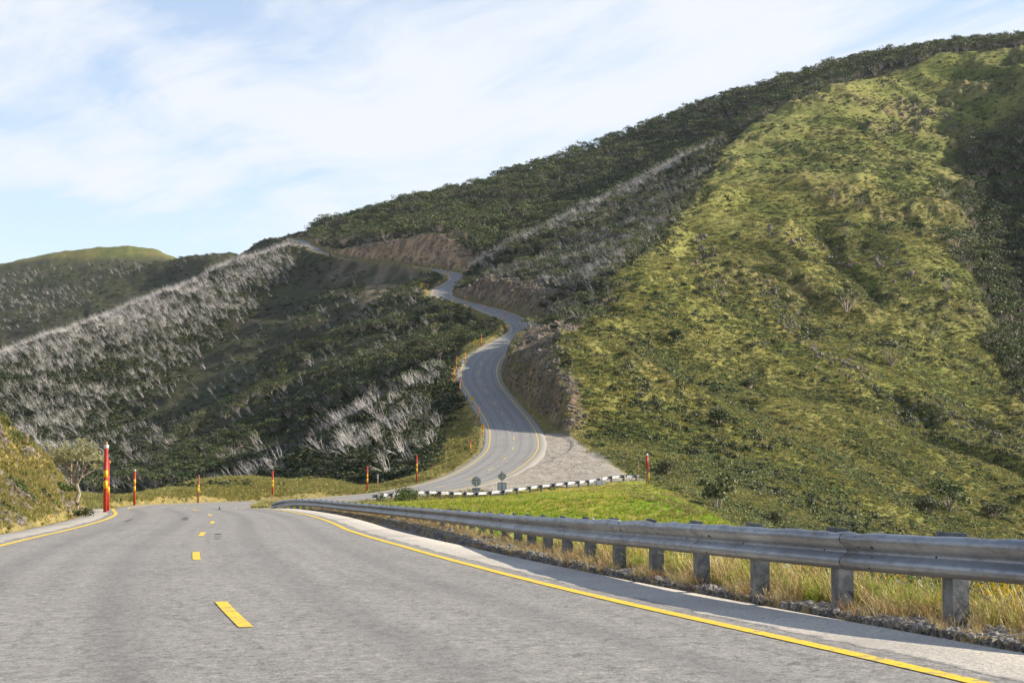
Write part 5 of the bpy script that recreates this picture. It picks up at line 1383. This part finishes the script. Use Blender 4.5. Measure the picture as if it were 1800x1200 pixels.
# bright shrubs at the roadside above the bend and small ones over the turnout
LB = [(1000, 515, 4.5), (968, 536, 4.0), (955, 548, 3.6), (985, 526, 4.0), (1020, 500, 4.2), (1045, 490, 3.6), (976, 580, 2.2)]
for k, (px, py, w) in enumerate(LB):
    w_ = ['bright green shrub on the crest above the upper cutting', 'dense shrub directly above the upper right-hand bend', 'shrub overhanging the inner edge of the upper bend', 'green shrub between crest and upper bend', 'shrub where the dead trees meet the sunny crest', 'rightmost of the shrubs lining the sunny crest', 'lowest shrub at the top of the nearest cutting'][k]
    bush(px, py, None, w, w * 0.6, w_, seed=120 + k, n=700, leaf=0.17, lobes=10, m='shrub')
for k, (px, py) in enumerate([(489, 428), (497, 422), (517, 417), (523, 418), (532, 417)]):
    b = P(px, py + 3, 1150); bb = b.copy(); bb[2] = float(ground_z(b[0], b[1]))
    o = bpy.data.objects.new('snow_gum', GUM[k]); C.objects.link(o); s = [1.0, 0.9, 0.6, 0.75, 0.7][k]; o.scale = (s * .9, s * .9, s); o.location = tuple(bb)
    tag(o, ['rounded gum at the very top of the bleached spur', 'second little gum at the top of the bleached spur', 'leftmost of three tiny gums beyond the road summit', 'middle one of three tiny gums beyond the road summit', 'rightmost of three tiny gums beyond the road summit'][k], 'tree')

# ------------------------------------------------------------------ near grass, gravel and flowers
STR = [tuft_mesh(s, 0.26, 24, 0.004, M['straw'], 0.8, 0.10, True) for s in range(700, 704)]
GRS = [tuft_mesh(s, 0.45, 20, 0.006, M['grass'], 0.55, 0.12, True) for s in range(710, 714)]
GRF = [tuft_mesh(s, 0.42, 20, 0.018, M['grass'], 0.8, 0.25, False) for s in range(715, 719)]
TAL = [tuft_mesh(s, 0.62, 9, 0.004, M['straw'], 0.45, 0.08, True) for s in range(720, 723)]
STN = [stone_mesh(s) for s in range(730, 734)]
FLY = [flower_mesh(s, 0.45, M['petal_y']) for s in (740, 741)]; FLW = [flower_mesh(s, 0.5, M['petal_w']) for s in (742, 743)]
def along_rail(n, s0, s1, o0, o1, seed, power=1.0):
    """points beside the near rail; offset positive on the far side from the road"""
    g = np.random.default_rng(seed); s = s0 + (s1 - s0) * g.random(n) ** power; o = g.uniform(o0, o1, n)
    i = np.clip(np.searchsorted(NRS, s), 0, len(NRS) - 1)
    x = NRP[i, 0] - NRN[i, 0] * o + NRT[i, 0] * g.uniform(-.12, .12, n); y = NRP[i, 1] - NRN[i, 1] * o + NRT[i, 1] * g.uniform(-.12, .12, n)
    return np.stack([x, y, ground_z(x, y)], 1), s, o
g1 = np.random.default_rng(5)
pts, s, o = along_rail(5200, 2, 80, -0.55, 0.75, 801, 1.7)
k = (fbm(pts[:, 0] / 0.9, pts[:, 1] / 1.6, 301, 2) + 0.25 * (o > 0.1) + 0.3 * (s > 18)) > 0.12
pts = pts[k]; stuff('dry_grass', pts, g1.uniform(0.35, 0.85, len(pts)) * np.where(o[k] < 0, .6, 1), STR, seed=802)
pts, s, o = along_rail(24000, 1, 88, 0.36, 4.5, 803, 1.8)
k = g1.random(len(pts)) < np.clip(0.35 + 0.45 * (o - 0.36) + 0.35 * fbm(pts[:, 0] / 1.1, pts[:, 1] / 1.8, 341, 2), 0.15, 0.92)
stuff('roadside_grass', pts[k], g1.uniform(0.35, 0.80, k.sum()), GRS, seed=804)
pt2 = pts[~k][::2]
stuff('straw_grass', pt2, g1.uniform(0.7, 1.4, len(pt2)), STR, seed=817)
pts, s, o = along_rail(1500, 1, 80, 0.3, 2.6, 805, 1.6)
stuff('tall_dry_grass', pts, g1.uniform(0.7, 1.2, len(pts)), TAL, seed=806)
p = scatter(meadow * 1.0 * (GY > 24), 110000, 22, 215, 0.6, seed=807, urange=(-0.12, 0.30), margin=0.006)
lush = gsample(sstep(-0.25, 0.35, fbm(GX / 9, GY / 14, 511, 3) + 0.55 - 0.028 * np.maximum(GX - 4, 0) * (GY > 100)), p[:, 0] / p[:, 1], np.log(p[:, 1]))
lk = g0.random(len(p)) < lush
stuff('golden_meadow_grass', p[~lk], g0.uniform(0.4, 0.8, (~lk).sum()) * np.where(p[~lk][:, 1] > 130, 0.6, 1.0), GLD, seed=816)
p = p[lk]
stuff('meadow_grass', p, g0.uniform(0.40, 0.85, len(p)) * np.where(p[:, 1] > 130, 0.55, 1.0), GRF, seed=808)
pts, s, o = along_rail(900, 1, 24, 0.5, 2.6, 809); k = fbm(pts[:, 0] / 1.2, pts[:, 1] / 1.2, 311, 2) > 0.1
stuff('yellow_flowers', pts[k], g1.uniform(0.8, 1.3, k.sum()), FLY, seed=810)
pts, s, o = along_rail(1400, 4, 50, 0.5, 4.0, 811); k = fbm(pts[:, 0] / 1.7, pts[:, 1] / 1.7, 321, 2) > 0.2
stuff('white_flowers', pts[k], g1.uniform(0.8, 1.3, k.sum()), FLW, seed=812)
pts, s, o = along_rail(21000, 0, 55, -1.30, 0.45, 813, 1.9); k = (o > -1.08 + 0.3 * fbm(s, s * 0, 331, 2))
pts = pts[k]; stuff('loose_gravel', pts, g1.lognormal(-3.75, 0.45, len(pts)), STN, seed=814, tilt=0.5)
# left bank: rocks, tussocks, low shrubs
m = bank * (1 - sstep(2.5, 3.5, GZ * 0)) * np.where(near_m, sstep(5.0, 5.4, aT), 1)
p = scatter(m * (0.45 + 0.55 * patch(GX, GY, 1.8, 341, -0.3, 0.2)), 420000, 33, 100, 0.4, seed=820, urange=(-0.62, -0.20))
stuff('bank_grass', p, g0.uniform(0.15, 0.45, len(p)), GLD[:3] + [tuft_mesh(609, 0.5, 26, 0.025, M['straw'], 0.9, 0.35)], seed=821)
p = scatter(m * patch(GX, GY, 2.6, 351, 0.15, 0.4), 90000, 33, 95, 0.4, seed=822, urange=(-0.62, -0.20))
stuff('bank_shrubs', p, g0.uniform(0.12, 0.34, len(p)), [shrub_mesh(s_, 1.0, 0.8, 90, 0.15, M['bush' if s_ % 2 else 'shrub'], 5) for s_ in range(830, 834)], seed=823)
def crag_mesh(seed):
    bm = bmesh.new(); bmesh.ops.create_cube(bm, size=1.0); bmesh.ops.subdivide_edges(bm, edges=bm.edges[:], cuts=2, use_grid_fill=True); g = np.random.default_rng(seed)
    for v in bm.verts:
        d = v.co.normalized(); v.co = v.co * 0.55 + d * 0.40; v.co += Vector(g.normal(size=3)) * 0.10; v.co.z *= 0.75
    me = bpy.data.meshes.new('crag'); bm.to_mesh(me); bm.free(); me.materials.append(M['rock']); return me
CRG = [crag_mesh(s_) for s_ in range(840, 845)]
mm = m * patch(GX, GY, 3.2, 361, -0.02, 0.30)
p = scatter(mm, 260000, 33, 95, 0.4, seed=824, urange=(-0.62, -0.20))
stuff('bank_rocks', p - [0, 0, 0.02], np.minimum(g0.lognormal(-2.25, 0.45, len(p)), 0.24), CRG, seed=825, tilt=0.5, stretch=lambda g, n: np.stack([g.uniform(.7, 1.7, n), g.uniform(.7, 1.5, n), g.uniform(.5, 1.2, n)], 1))
# broken rock and tufts on the faces of the cuttings
fc = cut * (GY > 240) * (GY < 1000) * (DIST > 0)
p = scatter(fc * patch(GX, GY, 6, 371, -0.3, 0.3), 260000, 250, 950, 1.0, seed=34)
stuff('cutting_rocks', p, np.minimum(g0.lognormal(-1.2, 0.45, len(p)) * np.clip(p[:, 1] / 300, 1, 2), 1.3), CRG, seed=35, tilt=0.6)
p = scatter(fc * patch(GX, GY, 5, 381, 0.1, 0.4), 60000, 250, 950, 1.0, seed=36)
stuff('cutting_tufts', p, g0.uniform(0.3, 0.9, len(p)), HEA, seed=37)
# rocky ribs on the sunny slope
RIBS = [[(1335, 492), (1372, 545), (1400, 580), (1428, 615), (1455, 628)], [(1440, 610), (1480, 640), (1520, 665), (1560, 712), (1585, 745)], [(1640, 700), (1680, 735), (1720, 780)], [(1560, 160), (1600, 200), (1640, 205), (1680, 222)], [(1225, 425), (1250, 460)],
        [(1385, 555), (1400, 572)], [(1125, 700), (1150, 728)], [(1530, 450), (1560, 470), (1620, 500)], [(1340, 400), (1440, 440), (1500, 470)], [(1270, 500), (1240, 520)], [(1590, 720), (1605, 745)], [(1660, 715), (1730, 760), (1790, 790)], [(1080, 520), (1050, 545)], [(985, 610), (975, 650)]]
rp_ = []
gr = np.random.default_rng(31)
for r_ in RIBS:
    for i in range(len(r_) - 1):
        for _ in range(34):
            t = gr.random(); x = r_[i][0] * (1 - t) + r_[i + 1][0] * t + gr.normal() * 11; y = r_[i][1] * (1 - t) + r_[i + 1][1] * t + gr.normal() * 9
            rp_.append(hit(x, y))
rp_ = np.array(rp_)
stuff('rock_outcrops', rp_ + [0, 0, 0.1], np.minimum(gr.lognormal(-0.6, 0.4, len(rp_)), 1.2) * np.clip(rp_[:, 1] / 450, .6, 1.7), CRG, seed=33, tilt=0.5, stretch=lambda g, n: np.stack([g.uniform(.6, 1.3, n), g.uniform(.6, 1.3, n), g.uniform(.6, 1.7, n)], 1))

# ------------------------------------------------------------------ the air
def build_haze():
    x0, x1, y0, y1, z0, z1 = -7600, 9000, -60, 6700, float(GZ.min()) - 1.0, float(max(GZ.max() + 12, EYE + 60))
    h = MB(); h.box(((x0 + x1) / 2, (y0 + y1) / 2, (z0 + z1) / 2), (x1 - x0, y1 - y0, z1 - z0))
    m = bpy.data.materials.new('thin_haze'); m.use_nodes = True; nt = m.node_tree
    for n_ in list(nt.nodes):
        if n_.type != 'OUTPUT_MATERIAL': nt.nodes.remove(n_)
    v = nt.nodes.new('ShaderNodeVolumePrincipled'); v.inputs['Density'].default_value = HAZE; v.inputs['Color'].default_value = (0.80, 0.88, 1.0, 1)
    v.inputs['Anisotropy'].default_value = 0.2
    nt.links.new(v.outputs[0], nt.nodes['Material Output'].inputs['Volume'])
    o = h.build('haze', m); tag(o, kind='stuff'); return o
HAZE = 0.000022
build_haze()
scene.cycles.volume_bounces = 0
